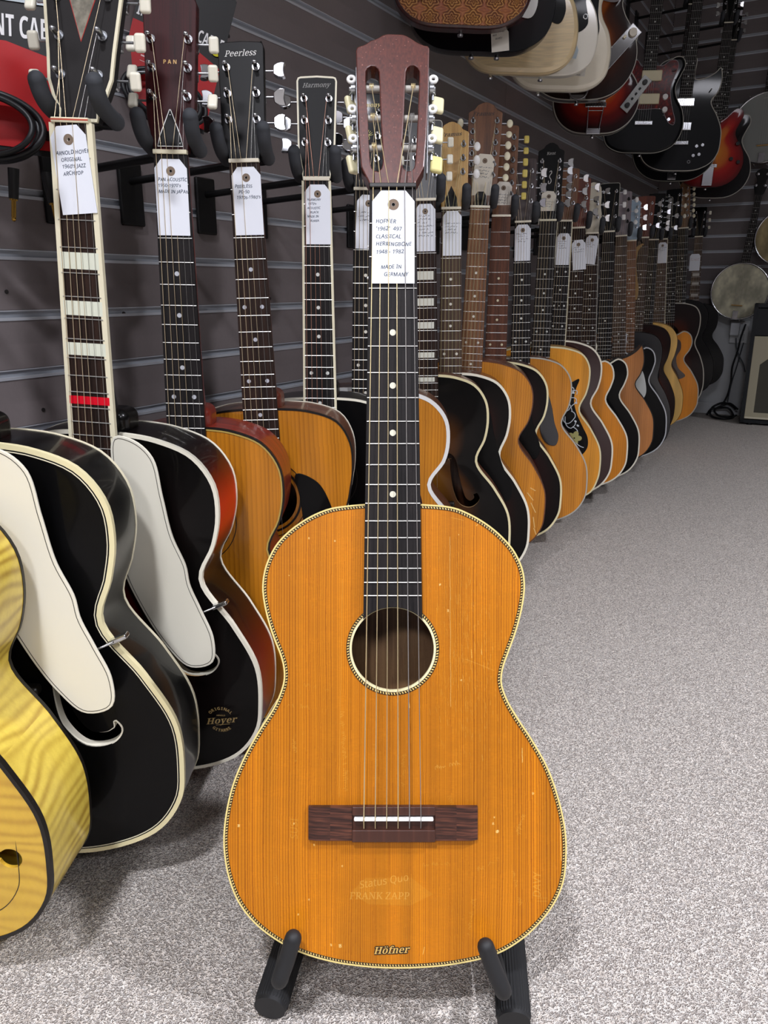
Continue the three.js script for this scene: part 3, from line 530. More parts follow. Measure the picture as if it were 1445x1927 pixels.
// the lower row, in order along the wall
const ROW = [
  { id: 'yellow', name: 'archtop_guitar', label: 'yellow flamed maple archtop guitar with black binding and round-ended f-hole', short: 'the yellow flamed archtop guitar', s: -0.318, lean: 0.065, h: 0.915, psi: -4,
    body: { ...archBody, lo: 0.21, D: 0.1 }, top: flameTop, side: flameSide, binding: M.darkEdge, bindW: 0.004, purfling: M.darkEdge, purfGap: 0.03, purfW: 0.0008, backBinding: M.darkEdge, neckMat: W.maple, fholes: [stroke([[0.104, 0.3], [0.112, 0.3], [0.118, 0.28], [0.122, 0.24], [0.13, 0.19], [0.142, 0.155], [0.154, 0.138], [0.165, 0.134]], [0.006, 0.006, 0.005, 0.006, 0.006, 0.006, 0.006, 0.006]), circle(0.168, 0.134, 0.0125, 28)], boardBinding: M.cream, inlays: DOTS, board: W.rosewood, head: { type: 'rect', h: 0.17, w1: 0.034, w2: 0.038, mat: M.black, peg: 'slab' } },
  { id: 'blackA', name: 'archtop_guitar', label: 'all black archtop guitar with white pickguard and cream binding beside the yellow one', short: 'the all black archtop guitar', s: -0.158, lean: 0.045, h: 0.955, psi: -1,
    body: { ...archBody, L: 0.54, lo: 0.224, wa: 0.136, up: 0.157 }, top: M.blackTop, side: M.black, binding: M.creamBinding, bindW: 0.0052, purfling: M.cream, purfGap: 0.0018, purfW: 0.001, backBinding: M.cream, neckMat: M.black, heelCap: true, fholes: catEye(), fBind: M.ivory, board: W.rosewood, boardBinding: M.cream, boardBindW: 0.006, inlays: [[5, 'wide'], [7, 'wide'], [9, 'wide'], [12, 'wide']], guard: archGuard(), head: hoyerHead(), raise: 0.016 },
  { id: 'redArch', name: 'archtop_guitar', label: 'black archtop guitar with red ribs, white pickguard and red twelfth-fret block', short: 'the black archtop with red ribs', nut: [132, 231], end: [177, 875], psi: -6,
    body: { ...archBody, D: 0.085 }, burst: burst([0, '#4a0a08'], [0.45, '#2a0605'], [0.62, '#080303'], [1, '#040303']), side: new THREE.MeshPhysicalMaterial({ vertexColors: true, roughness: 0.35, clearcoat: 0.3, clearcoatRoughness: 0.06, specularIntensity: 0.4 }), sideBurst: true, binding: M.ivory, bindW: 0.0042, backBinding: M.ivory, neckMat: M.black, heelCap: true, fholes: catEye(), fBind: M.ivory,
    board: W.rosewood, boardBinding: M.cream, boardBindW: 0.0065, inlays: [[5, 'wide'], [7, 'wide'], [9, 'wide'], [12, 'red']], wideMat: mat(0xdfe3d0, 0.3), guard: archGuard(), head: hoyerHead(vInlay), raise: 0.016, nutMat: M.cream, frets: 20, under: [1, 2, 4, 5], tagSpan: [0, 0.1],
    more: (g, i) => { decal('top_lettering', 0.062, 0.05, (x, w, h) => { x.fillStyle = '#8d7647'; x.textAlign = 'center'; x.font = 'bold 54px sans-serif'; const arc = (t, r, a0, up) => [...t].forEach((c, k, all) => { const a = a0 + (k - (all.length - 1) / 2) * (up ? 0.24 : -0.24); x.save(); x.translate(w / 2, h / 2); x.rotate(a); x.fillText(c, 0, up ? -r : r + 34); x.restore(); }); arc('ORIGINAL', 145, 0, true); arc('GITARRE', 122, 0, false); x.font = 'bold 26px sans-serif'; x.fillText('ARNOLD', w / 2, h / 2 - 60); x.translate(w / 2, h / 2 + 28); x.transform(1, -0.12, -0.3, 1, 0, 0); x.font = 'bold 118px serif'; x.fillText('Hoyer', 0, 10); x.fillRect(-60, 26, 170, 6); }, g, [0.155, 0.098, 0.0055], [0.02, 0.06, 0.05]);
      part('nut_line', box(0.044, 0.0016, 0.0006), mat(0xc25a44, 0.4), g, [0, i.nutY + 0.003, i.fZ + 0.0026]); },
    tag: { lines: ['ARNOLD HOYER', '>ORIGINAL', ">1960's JAZZ", '>ARCHTOP'], rot: 0.1, x: -0.004, y: 0.003, size: 33, top: 180, lead: 44 } },
  { id: 'redHead', name: 'acoustic_guitar', label: 'natural top acoustic guitar with red mahogany ribs and dark red headstock', short: 'the acoustic with dark red headstock', nut: [320, 290], end: [349, 793], psi: 0,
    body: folk, top: W.amber, side: W.redMahogany, binding: M.darkEdge, bindW: 0.002, purfling: mat(0xb59a4e, 0.4), purfW: 0.0022, neckMat: W.redMahogany, heelCap: true, board: W.ebonized, inlays: [[5, 'dot'], [7, 'dot'], [10, 'dot'], [12, 'two'], [15, 'dot']], inlayMat: mat(0xbfc2c8, 0.3), nutMat: M.cream, under: [3, 4, 5], tagSpan: [0, 0.1],
    head: { type: 'rect', h: 0.186, w1: 0.031, w2: 0.0345, mat: pores('redHeadFace', [66, 16, 18], [30, 8, 10], { coat: 0.12, rough: 0.5, spec: 0.35 }), ang: 0.2, y0: 0.066, y1: 0.136, in: 0.0095, peg: 'slab', pegMat: M.ivory, reach: 0.02, postMat: M.chrome, extra: (hd) => {
      decal('head_lettering', 0.028, 0.01, (x, w, h) => { x.fillStyle = '#c89a4a'; x.font = 'bold 130px sans-serif'; x.textAlign = 'center'; x.textBaseline = 'middle'; x.fillText('P A N', w / 2, h / 2); }, hd, [0, 0.109, 0.0004]);
      const s = ccw([V2(-0.0165, 0.004), V2(0.0165, 0.004), V2(0.0135, 0.018), V2(0.001, 0.05), V2(-0.001, 0.05), V2(-0.0135, 0.018)]); const rc = part('truss_cover', plate(s, 0.002, [], 0.0004), M.blackGuard, hd, [0, 0, 0.002]); part('cover_edge', band(s, 0, 0.0009, -0.0004, 0.0003), M.white, hd, [0, 0, 0.002]);
      for (const [x, y] of [[0, 0.043], [-0.0125, 0.008], [0.0125, 0.008]]) part('screw', new THREE.SphereGeometry(0.0014, 8, 6), M.chrome, hd, [x, y, 0.002]); } },
    tag: { lines: ['PAN ACOUSTIC', "1960-1970's", 'MADE IN JAPAN'], x: 0.0, y: 0.006, size: 33, top: 160, lead: 44 } },
  { id: 'brownRib', name: 'acoustic_guitar', label: 'natural top acoustic guitar with brown ribs and silver script on black headstock', short: 'the acoustic with silver script headstock', nut: [459, 306], end: [490, 785], psi: 0,
    body: dread, top: W.amber, side: W.brownSide, binding: M.darkEdge, bindW: 0.0022, backBinding: M.ivory, neckMat: W.mahogany, heelCap: true, board: W.rosewood, inlays: [[5, 'dot'], [7, 'two'], [9, 'dot'], [12, 'two'], [15, 'dot']], inlayMat: mat(0xb9bcc4, 0.3), under: [1, 3, 4, 5], tagSpan: [0, 0.1],
    guard: guardPlate('pickguard', [[0.05, 0.39], [0.085, 0.375], [0.11, 0.32], [0.122, 0.26], [0.105, 0.225], [0.07, 0.24], [0.06, 0.3], [0.055, 0.35]], M.blackGuard, 0),
    head: { type: 'rect', h: 0.163, w1: 0.0315, w2: 0.033, mat: M.blackGuard, ang: 0.2, y0: 0.055, y1: 0.128, peg: 'kidney', pegMat: M.chrome, extra: logo('Peerless', '#d9d6d0', 0.148, 0.05, 120, { ar: 0.36, skew: -0.3, weight: '' }) },
    tag: { lines: ['PEERLESS', '>PD-50', " 1970s-1980's"], x: 0.002, y: 0.006, size: 36, top: 170, lead: 46 } },
  { id: 'blackBound', name: 'acoustic_guitar', label: 'black acoustic guitar with cream bound neck and headstock', short: 'the black acoustic with cream bound neck', nut: [595, 340], end: [602, 758], psi: -1,
    body: { ...dread, L: 0.5 }, top: M.blackTop, side: M.black, binding: M.ivory, bindW: 0.003, neckMat: M.black, heelCap: true, board: W.ebonized, boardBinding: M.cream, boardBindW: 0.004, inlays: DOTS, inlayMat: M.pearl, woundMat: mat(0xd9a48c, 0.35, { metalness: 0.7 }), under: [2, 3, 4, 5], tagSpan: [0, 0.1],
    head: { type: 'rect', h: 0.158, w1: 0.03, w2: 0.0325, mat: M.blackGuard, ang: 0.2, y0: 0.055, y1: 0.124, peg: 'kidney', pegMat: M.chrome, binding: M.cream, bindW: 0.0022, extra: logo('Harmony', '#8d8a84', 0.146, 0.048, 105, { ar: 0.34, skew: -0.35, weight: '' }) },
    tag: { lines: ['HARMONY', " 1970's", 'ACOUSTIC', '>BLACK', 'MADE IN', '>KOREA'], x: 0.002, y: 0.006, size: 28, top: 150 } },
  { id: 'silverEdge', name: 'acoustic_guitar', label: 'honey brown acoustic guitar with bright white binding behind the bound black one', short: 'the honey acoustic with bright white binding', nut: [688, 358], end: [688, 745], psi: -3,
    body: { ...folk, L: 0.5, up: 0.166, wa: 0.13, lo: 0.21 }, top: W.honey, side: W.brownSide, binding: M.white, bindW: 0.0065, neckMat: W.mahogany, board: W.ebonized, inlays: DOTS,
    guard: guardPlate('pickguard', [[0.048, 0.4], [0.08, 0.38], [0.1, 0.32], [0.115, 0.26], [0.1, 0.225], [0.068, 0.24], [0.058, 0.3], [0.05, 0.35]], mat(0x2a0d0a, 0.25, gloss), 0),
    head: { type: 'rect', h: 0.165, w1: 0.03, w2: 0.034, mat: M.blackGuard, y0: 0.05, y1: 0.13, peg: 'kidney', pegMat: M.chrome, extra: (hd) => { logo('Harmony', '#d8c26a', 0.146, 0.05, 105, { ar: 0.34 })(hd); decal('head_emblem', 0.03, 0.04, (x, w, h) => { x.strokeStyle = '#d2c65a'; x.lineWidth = 14; for (let k = -4; k <= 4; k++) { const a = k * 0.33; x.beginPath(); x.moveTo(w / 2 + Math.sin(a) * 110, h * 0.6 - Math.cos(a) * 110); x.lineTo(w / 2 + Math.sin(a) * 200, h * 0.6 - Math.cos(a) * 200); x.stroke(); } x.fillStyle = '#d2c65a'; x.fillRect(w * 0.3, h * 0.52, w * 0.4, h * 0.05); x.beginPath(); x.ellipse(w / 2, h * 0.68, 90, 66, 0, 0, 7); x.stroke(); }, hd, [0, 0.095, 0.0004]); } },
    tag: { lines: 3, x: 0.006, y: 0.008, rot: -0.05, size: 28, top: 190 } },
  { id: 'blackBlocks', name: 'archtop_guitar', label: 'black archtop guitar with brown burst centre and white block inlays', short: 'the black burst archtop with block inlays', nut: [800, 378], end: [801, 728], psi: -4,
    body: { ...archBody, up: 0.14, wa: 0.115, lo: 0.195, D: 0.075 }, burst: burst([0, '#8a5a1c'], [0.4, '#4a2a0c'], [0.66, '#0c0806'], [1, '#040404']), side: W.brownSide, binding: M.creamBinding, bindW: 0.0045, neckMat: W.mahogany, fholes: fHole(1.1, 0.072, 0.2), board: W.rosewood, inlays: [[5, 'block'], [7, 'block'], [9, 'block'], [12, 'block'], [15, 'block']], inlayMat: mat(0xdfe0d2, 0.3), raise: 0.01,
    head: { type: 'rect', h: 0.16, w1: 0.031, w2: 0.035, mat: mat(0x14161b, 0.3, gloss), y0: 0.05, y1: 0.12, peg: 'slab', pegMat: M.ivory, binding: M.greyBinding, bindW: 0.001 },
    tag: { lines: 7, x: 0, y: 0.006, size: 28, top: 150, seed: 21 } },
  { id: 'maplehead', name: 'acoustic_guitar', label: 'dark brown burst acoustic guitar with black pickguard and pale maple headstock', short: 'the brown burst acoustic with pale maple headstock', nut: [849, 394], end: [847, 708], psi: -5,
    body: { ...jumbo, up: 0.143, wa: 0.12, lo: 0.196 }, burst: burst([0, '#a04a12'], [0.35, '#7a3210'], [0.62, '#2c0f08'], [0.85, '#0a0504'], [1, '#050303']), side: W.darkMahogany, binding: M.ivory, bindW: 0.0048, neckMat: W.maple, board: W.brownBoard, inlays: DOTS, zeroFret: true, woundMat: mat(0xd8cf9a, 0.35, { metalness: 0.5 }), plainMat: mat(0xd8cf9a, 0.35, { metalness: 0.5 }),
    guard: guardPlate('pickguard', [[0.06, 0.45], [0.09, 0.43], [0.105, 0.37], [0.125, 0.3], [0.15, 0.24], [0.14, 0.21], [0.1, 0.23], [0.07, 0.3], [0.062, 0.38]], M.blackGuard, 0.012),
    head: { type: 'wave', h: 0.182, w1: 0.036, w2: 0.038, mat: W.maple, y0: 0.075, y1: 0.135, peg: 'oval', pegMat: M.white, postMat: M.dullMetal, extra: (hd) => { logo('Framus', '#2a1c10', 0.158, 0.05, 120, { ar: 0.34, skew: -0.35 })(hd); part('truss_cover', plate(ccw([V2(-0.014, 0), V2(0.014, 0), V2(0.012, 0.02), V2(0, 0.046), V2(-0.012, 0.02)]), 0.002, [], 0.0005), M.blackGuard, hd, [0, 0, 0.002]); } },
    tag: { lines: 4, x: 0.002, y: 0.004, size: 26, top: 160, plain: true } },
  { id: 'twelveBrown', name: 'twelve_string_guitar', label: 'worn natural twelve-string guitar with brown scalloped headstock and lettering', short: 'the twelve-string with brown scalloped headstock', nut: [903, 391], end: [889, 630], psi: -7, strings: 12, nutW: 0.046, w12: 0.055,
    body: { ...jumbo, up: 0.162, wa: 0.133, lo: 0.216 }, top: W.honey, side: W.brownSide, neckMat: W.walnut, binding: W.brownSide, bindW: 0.002, board: W.paleBoard, inlays: DOTS, zeroFret: true, woundMat: mat(0xe0d2a8, 0.35, { metalness: 0.5 }),
    more: (g) => { for (const [x, y, l, a] of [[0.185, 0.14, 0.03, 0.5], [0.175, 0.17, 0.026, 0.7], [0.19, 0.1, 0.03, 0.2], [0.195, 0.075, 0.02, 0.4], [0.15, 0.06, 0.03, 1.0], [0.18, 0.19, 0.016, 1.1]]) part('scratch', rbox(0.0022, l, 0.0004, 0.0001, 1), mat(0xe8c078, 0.6), g, [x, y, 0.0002], [0, 0, a]); },
    head: { type: 'wave', h: 0.235, w1: 0.037, w2: 0.04, mat: W.walnut, y0: 0.07, y1: 0.195, per: 6, peg: 'oval', pegMat: M.cream, postMat: M.dullMetal, extra: (hd) => { logo('Framus', '#2a1608', 0.212, 0.055, 120, { ar: 0.34, skew: -0.35, x: -0.004 })(hd); part('truss_cover', plate(ccw([V2(-0.016, 0), V2(0.016, 0), V2(0.013, 0.022), V2(0, 0.05), V2(-0.013, 0.022)]), 0.002, [], 0.0005), M.blackGuard, hd, [0, 0, 0.002]); } },
    tag: { lines: 4, x: 0.006, y: -0.118, z: -0.012, rot: -0.06, size: 26, top: 170, paper: '#ddd6c6', w: 0.045, label: 'cream card tag hanging over the brown scalloped twelve-string headstock' } },
  { id: 'redBurst', name: 'twelve_string_guitar', label: 'dark red burst guitar with cream binding and yellow-buttoned brown headstock', short: 'the dark red burst with yellow tuner buttons', nut: [943, 408], end: [934, 628], psi: -8, nutW: 0.047, w12: 0.056, scale: 0.65,
    body: { ...folk, L: 0.5, up: 0.144, wa: 0.118, lo: 0.196 }, burst: burst([0, '#7a1408'], [0.4, '#5a0d08'], [0.68, '#1a0505'], [1, '#060303']), side: W.darkMahogany, binding: M.creamBinding, bindW: 0.0045, board: W.redwood, inlays: DOTS, inlayMat: mat(0xd8cfae, 0.4), stringless: true, strings: 12, stringK: 0.55, woundMat: mat(0x6a5040, 0.5), plainMat: mat(0x6a5040, 0.5),
    guard: guardPlate('pickguard', [[0.06, 0.42], [0.09, 0.4], [0.11, 0.33], [0.13, 0.27], [0.118, 0.24], [0.08, 0.27], [0.062, 0.34]], M.blackGuard, 0.001),
    head: { type: 'rect', h: 0.22, w1: 0.034, w2: 0.036, mat: W.walnut, y0: 0.05, y1: 0.19, per: 6, peg: 'slab', pegMat: M.yellowed, postMat: M.dullMetal, reach: 0.02 },
    tag: { lines: 4, x: 0.004, y: -0.083, z: -0.012, rot: -0.06, size: 26, top: 190, paper: '#e8e2d6', label: 'cream card tag over the brown headstock with yellow tuner buttons' } },
  { id: 'teardrop', name: 'acoustic_guitar', label: 'light natural acoustic guitar with dark teardrop pickguard', short: 'the acoustic with dark teardrop pickguard', nut: [984, 419], end: [980, 630], psi: -9,
    body: { ...folk, L: 0.485, up: 0.145, wa: 0.12, lo: 0.198 }, top: W.honey, side: W.brownSide, binding: M.greyBinding, bindW: 0.003, board: W.ebonized, inlays: DOTS, inlayMat: M.pearl,
    guard: guardPlate('pickguard', [[0.06, 0.4], [0.075, 0.39], [0.09, 0.35], [0.1, 0.3], [0.112, 0.26], [0.104, 0.235], [0.08, 0.24], [0.062, 0.27], [0.058, 0.34]], mat(0x161a22, 0.25, gloss), 0),
    head: { type: 'rect', h: 0.165, w1: 0.032, w2: 0.034, mat: pores('greyBrown', [76, 60, 58], [40, 32, 34], {}), y0: 0.05, y1: 0.13, peg: 'kidney', pegMat: M.chrome },
    tag: { lines: 4, x: 0.0, y: 0.005, size: 26, top: 150, seed: 41 } },
  { id: 'dove', name: 'twelve_string_guitar', label: 'golden twelve-string guitar with ornate black floral pickguard', short: 'the golden twelve-string with floral pickguard', nut: [1031, 416], end: [1019, 628], psi: -10, strings: 12, nutW: 0.048, w12: 0.056,
    body: { ...dread, L: 0.49, up: 0.152, wa: 0.128, lo: 0.204 }, top: W.gold, side: W.maple, binding: M.creamBinding, bindW: 0.004, board: W.ebonized, inlays: DOTS, inlayMat: M.pearl, nutMat: M.cream,
    guard: (g, i) => {
      const pts = [[0.056, 0.375], [0.075, 0.37], [0.1, 0.385], [0.121, 0.395], [0.113, 0.365], [0.109, 0.33], [0.12, 0.29], [0.14, 0.25], [0.158, 0.215], [0.16, 0.185], [0.147, 0.162], [0.13, 0.152], [0.133, 0.175], [0.122, 0.195], [0.095, 0.205], [0.07, 0.22], [0.055, 0.27]];
      const p = part('pickguard', plate(ccw(spline(pts, 110)), 0.0022, [], 0.0005), M.blackGuard, g, [0, 0, 0.0022]);
      decal('guard_print', 0.1, 0.22, (x, w, h) => { x.strokeStyle = '#cfd6dc'; x.lineWidth = 9; x.lineCap = 'round'; const c = (pts2) => { x.beginPath(); x.moveTo(pts2[0] * w, pts2[1] * h); for (let k = 2; k < pts2.length; k += 4) x.quadraticCurveTo(pts2[k] * w, pts2[k + 1] * h, pts2[k + 2] * w, pts2[k + 3] * h); x.stroke(); };
        c([0.3, 0.1, 0.55, 0.05, 0.5, 0.16, 0.3, 0.2, 0.35, 0.28, 0.45, 0.34, 0.5, 0.42]); c([0.35, 0.24, 0.65, 0.2, 0.6, 0.3, 0.45, 0.34, 0.4, 0.4]); c([0.4, 0.4, 0.2, 0.45, 0.25, 0.55, 0.4, 0.66, 0.6, 0.5, 0.62, 0.44, 0.48, 0.42]); c([0.3, 0.5, 0.3, 0.65, 0.5, 0.66, 0.65, 0.62, 0.62, 0.56]); c([0.55, 0.64, 0.75, 0.68, 0.7, 0.74]); c([0.15, 0.42, 0.1, 0.5, 0.2, 0.6]); c([0.45, 0.14, 0.65, 0.1, 0.6, 0.18]);
        x.fillStyle = '#cfd6dc'; for (const [a, b] of [[0.3, 0.1], [0.5, 0.16], [0.6, 0.3], [0.62, 0.56], [0.7, 0.62]]) { x.beginPath(); x.ellipse(a * w, b * h, 16, 11, 0.6, 0, 7); x.fill(); }
        x.fillStyle = '#a9a468'; for (let k = 0; k < 5; k++) { const a = k * 1.257; x.beginPath(); x.ellipse(0.62 * w + Math.cos(a) * 48, 0.8 * h + Math.sin(a) * 48, 40, 32, a, 0, 7); x.fill(); } c([0.66, 0.86, 0.8, 0.92, 0.92, 0.93]); }, p, [0.106, 0.278, 0.0004], [0, 0, 0], 0.3, 384); },
    head: { type: 'wave', h: 0.215, w1: 0.034, w2: 0.037, mat: M.blackGuard, y0: 0.05, y1: 0.165, per: 6, peg: 'kidney', pegMat: M.chrome, extra: (hd) => { logo('Kent', '#b8b6b2', 0.188, 0.044, 130, { ar: 0.36, skew: -0.15, weight: '' })(hd); decal('head_emblem', 0.026, 0.05, (x, w, h) => { x.strokeStyle = '#c8c6c0'; x.lineWidth = 20; x.beginPath(); x.moveTo(w * 0.4, h * 0.2); x.quadraticCurveTo(w * 0.7, h * 0.05, w * 0.62, h * 0.28); x.quadraticCurveTo(w * 0.3, h * 0.45, w * 0.5, h * 0.55); x.quadraticCurveTo(w * 0.75, h * 0.7, w * 0.5, h * 0.85); x.quadraticCurveTo(w * 0.25, h * 0.9, w * 0.35, h * 0.7); x.stroke(); }, hd, [0, 0.12, 0.0004], [0, 0, 0], 0.35, 256); } },
    tag: { lines: 3, x: 0.0, y: -0.082, z: -0.012, rot: -0.08, size: 26, top: 180, paper: '#e6e0d0', label: 'cream card tag over the black chrome-tuned twelve-string headstock' } },
  { id: 'wine', name: 'acoustic_guitar', label: 'dark wine red acoustic guitar edged in white behind the golden twelve-string', short: 'the wine red acoustic edged in white', nut: [1063, 417], end: [1048, 628], psi: -11,
    body: { ...jumbo, up: 0.15, lo: 0.208 }, top: mat(0x2a0608, 0.3, gloss), side: W.darkMahogany, binding: M.ivory, bindW: 0.0045, neckMat: W.walnut, board: W.ebonized, boardBinding: M.cream, boardBindW: 0.0025, inlays: [[1, 'dot'], [3, 'two'], [5, 'two'], [7, 'dot'], [9, 'three'], [12, 'two']], inlayMat: M.pearl,
    head: { type: 'rect', h: 0.155, w1: 0.033, w2: 0.035, mat: W.walnut, y0: 0.05, y1: 0.13, peg: 'kidney', pegMat: M.chrome }, tag: { lines: 4, x: 0.0, y: 0.034, size: 24, top: 150, seed: 43 } },
  { id: 'cutOrange', name: 'acoustic_guitar', label: 'orange cutaway acoustic guitar with white binding and black ribs', short: 'the orange cutaway with black ribs', nut: [1088, 430], end: [1079, 625], psi: -12,
    body: { ...folk, L: 0.505, up: 0.142, wa: 0.118, lo: 0.2, cut: 'round' }, top: W.orange, side: M.black, binding: M.ivory, bindW: 0.0042, board: W.rosewood, inlays: DOTS, inlayMat: M.pearl,
    head: { type: 'rect', h: 0.155, w1: 0.032, w2: 0.035, mat: W.mahogany, y0: 0.05, y1: 0.13, peg: 'kidney', pegMat: M.chrome }, tag: { lines: 3, x: 0.002, y: 0.035, rot: 0.08, size: 24, top: 150, seed: 44 } },
  { id: 'cutBlack', name: 'acoustic_guitar', label: 'black cutaway acoustic guitar with white binding and pale headstock', short: 'the black cutaway with pale headstock', nut: [1114, 440], end: [1107, 620], psi: -13,
    body: { ...folk, L: 0.505, up: 0.144, wa: 0.118, lo: 0.195, cut: 'round' }, top: M.blackTop, side: M.black, binding: M.ivory, bindW: 0.0042, board: W.rosewood, neckMat: W.maple, inlays: DOTS, inlayMat: M.pearl, boardBinding: M.greyBinding, boardBindW: 0.002, bindSides: [1],
    head: { type: 'snake', h: 0.17, w1: 0.03, w2: 0.026, mat: mat(0xcfc8b4, 0.35, gloss), y0: 0.05, y1: 0.14, peg: 'kidney', pegMat: M.chrome }, tag: { lines: 3, x: 0.003, y: 0.006, rot: -0.12, size: 24, top: 150, seed: 45 } },
  { id: 'cutTan', name: 'acoustic_guitar', label: 'tan acoustic guitar with pointed cutaway and thin black edge', short: 'the tan guitar with pointed cutaway', nut: [1145, 437], end: [1136, 665], psi: -14,
    body: { ...folk, L: 0.5, up: 0.148, wa: 0.12, lo: 0.196, cut: 'sharp' }, top: W.tan, side: M.black, binding: M.darkEdge, bindW: 0.003, board: W.ebonized, inlays: [[12, 'dot']],
    head: { type: 'rect', h: 0.17, w1: 0.033, w2: 0.035, mat: M.blackGuard, y0: 0.05, y1: 0.14, peg: 'slab', pegMat: M.white, binding: M.greyBinding, bindW: 0.001 } },
  { id: 'cutJet', name: 'acoustic_guitar', label: 'jet black cutaway guitar with grey binding and mauve headstock', short: 'the jet black cutaway with mauve headstock', nut: [1169, 445], end: [1163, 662], psi: -15,
    body: { ...jumbo, L: 0.51, up: 0.145, wa: 0.122, lo: 0.195, cut: 'round' }, top: M.blackTop, side: M.black, binding: M.silverBinding, bindW: 0.0038, board: W.brownBoard, inlays: DOTS, inlayMat: M.pearl, neckMat: W.greyHead,
    guard: guardPlate('pickguard', [[0.06, 0.37], [0.09, 0.36], [0.108, 0.31], [0.11, 0.26], [0.09, 0.235], [0.062, 0.27]], mat(0xd9dcd8, 0.4), 0),
    head: { type: 'rect', h: 0.165, w1: 0.033, w2: 0.037, mat: W.greyHead, y0: 0.05, y1: 0.135, peg: 'oval', pegMat: M.white, postMat: M.blackMetal } },
  { id: 'plainBlack', name: 'acoustic_guitar', label: 'plain black unbound acoustic guitar with light wood neck and pale blue headstock', short: 'the plain black acoustic with pale blue headstock', nut: [1187, 454], end: [1180, 650], psi: -16,
    body: { ...dread, up: 0.14, lo: 0.185 }, top: mat(0x0a0c11, 0.35, gloss), side: M.black, neckMat: W.maple, board: W.paleBoard, inlays: DOTS, head: { type: 'open', h: 0.16, w1: 0.03, w2: 0.034, mat: mat(0x9db3c6, 0.35, gloss), y0: 0.05, y1: 0.13, peg: 'kidney', pegMat: M.chrome } },
  { id: 'tobacco', name: 'acoustic_guitar', label: 'tobacco brown burst dreadnought guitar with reddish headstock', short: 'the tobacco burst dreadnought', nut: [1211, 448], end: [1197, 622], psi: -17,
    body: { ...dread, up: 0.148, lo: 0.19 }, burst: burst([0, '#9a4a18'], [0.5, '#6a2c10'], [0.8, '#2a0e08'], [1, '#1a0806']), side: W.darkMahogany, board: W.brownBoard, inlays: DOTS, head: { type: 'rect', h: 0.17, w1: 0.033, w2: 0.036, mat: W.mahogany, y0: 0.05, y1: 0.14, peg: 'kidney', pegMat: M.chrome },
    guard: guardPlate('pickguard', [[0.06, 0.37], [0.09, 0.36], [0.108, 0.31], [0.11, 0.26], [0.09, 0.235], [0.062, 0.27]], M.blackGuard, 0.001) },
  { id: 'paleYellow', name: 'acoustic_guitar', label: 'pale yellow spruce guitar beside the tobacco burst dreadnought', short: 'the pale yellow spruce guitar', nut: [1230, 452], end: [1217, 606], psi: -18,
    body: { ...jumbo, L: 0.5, up: 0.142, wa: 0.125, lo: 0.19 }, top: W.pale, side: W.maple, board: W.ebonized, inlays: DOTS, inlayMat: M.pearl, head: { type: 'rect', h: 0.2, w1: 0.033, w2: 0.036, mat: M.blackGuard, y0: 0.05, y1: 0.17, per: 6, peg: 'kidney', pegMat: M.chrome }, strings: 12 },
  { id: 'cutAmber', name: 'acoustic_guitar', label: 'amber cutaway guitar with dark brown pickguard and grey binding', short: 'the amber cutaway with brown pickguard', nut: [1247, 451], end: [1239, 606], psi: -19,
    body: { ...folk, L: 0.505, up: 0.16, wa: 0.125, lo: 0.2, cut: 'round' }, top: W.orange, side: W.maple, binding: M.greyBinding, bindW: 0.004, board: W.brownBoard, boardBinding: M.cream, boardBindW: 0.002, inlays: [[5, 'dot'], [7, 'dot'], [9, 'dot'], [12, 'three']], inlayMat: M.pearl, head: { type: 'rect', h: 0.19, w1: 0.034, w2: 0.036, mat: M.blackGuard, y0: 0.05, y1: 0.16, peg: 'kidney', pegMat: M.chrome, binding: M.greyBinding, bindW: 0.001 },
    guard: guardPlate('pickguard', [[0.06, 0.4], [0.1, 0.4], [0.108, 0.36], [0.09, 0.32], [0.1, 0.27], [0.135, 0.23], [0.1, 0.215], [0.066, 0.25], [0.058, 0.32]], mat(0x2c150c, 0.3, gloss), 0),
    tag: { lines: 3, x: 0.001, y: 0.012, size: 24, top: 150, seed: 46 } },
  { id: 'dusk', name: 'acoustic_guitar', label: 'dark brown burst dreadnought with grey edge near the corner of the shop', short: 'the dark dreadnought with grey edge', nut: [1266, 428], end: [1258, 606], psi: -19,
    body: { ...dread, L: 0.52, up: 0.15, wa: 0.13, lo: 0.18 }, burst: burst([0, '#6a2c0c'], [0.45, '#4a1c0a'], [0.7, '#1c0806'], [1, '#100504']), side: W.darkMahogany, binding: M.greyBinding, bindW: 0.004, board: W.ebonized, inlays: DOTS, inlayMat: M.pearl, head: { type: 'rect', h: 0.18, w1: 0.033, w2: 0.036, mat: M.blackGuard, y0: 0.05, y1: 0.15, peg: 'oval', pegMat: M.ivory } },
  { id: 'lastBlack', name: 'twelve_string_guitar', label: 'glossy black and dark red guitar nearest the corner of the slat walls', short: 'the glossy black guitar nearest the corner', nut: [1286, 430], end: [1279, 575], psi: -19, strings: 12, nutW: 0.05, w12: 0.058,
    body: { ...jumbo, L: 0.51, up: 0.145, wa: 0.12, lo: 0.185 }, burst: burst([0, '#3a0808'], [0.4, '#240606'], [0.65, '#060405'], [1, '#030304']), side: M.black, board: W.ebonized, inlays: DOTS, inlayMat: M.pearl, head: { type: 'snake', h: 0.24, w1: 0.03, w2: 0.024, mat: pores('scrollTan', [160, 122, 88], [96, 70, 50], {}), y0: 0.06, y1: 0.2, per: 6, peg: 'oval', pegMat: M.cream } },
  { id: 'tagged', name: 'acoustic_guitar', label: 'brown neck acoustic guitar with small price stickers in the wall corner', short: 'the stickered acoustic in the wall corner', nut: [1315, 446], end: [1305, 575], out: 0.02, psi: -18,
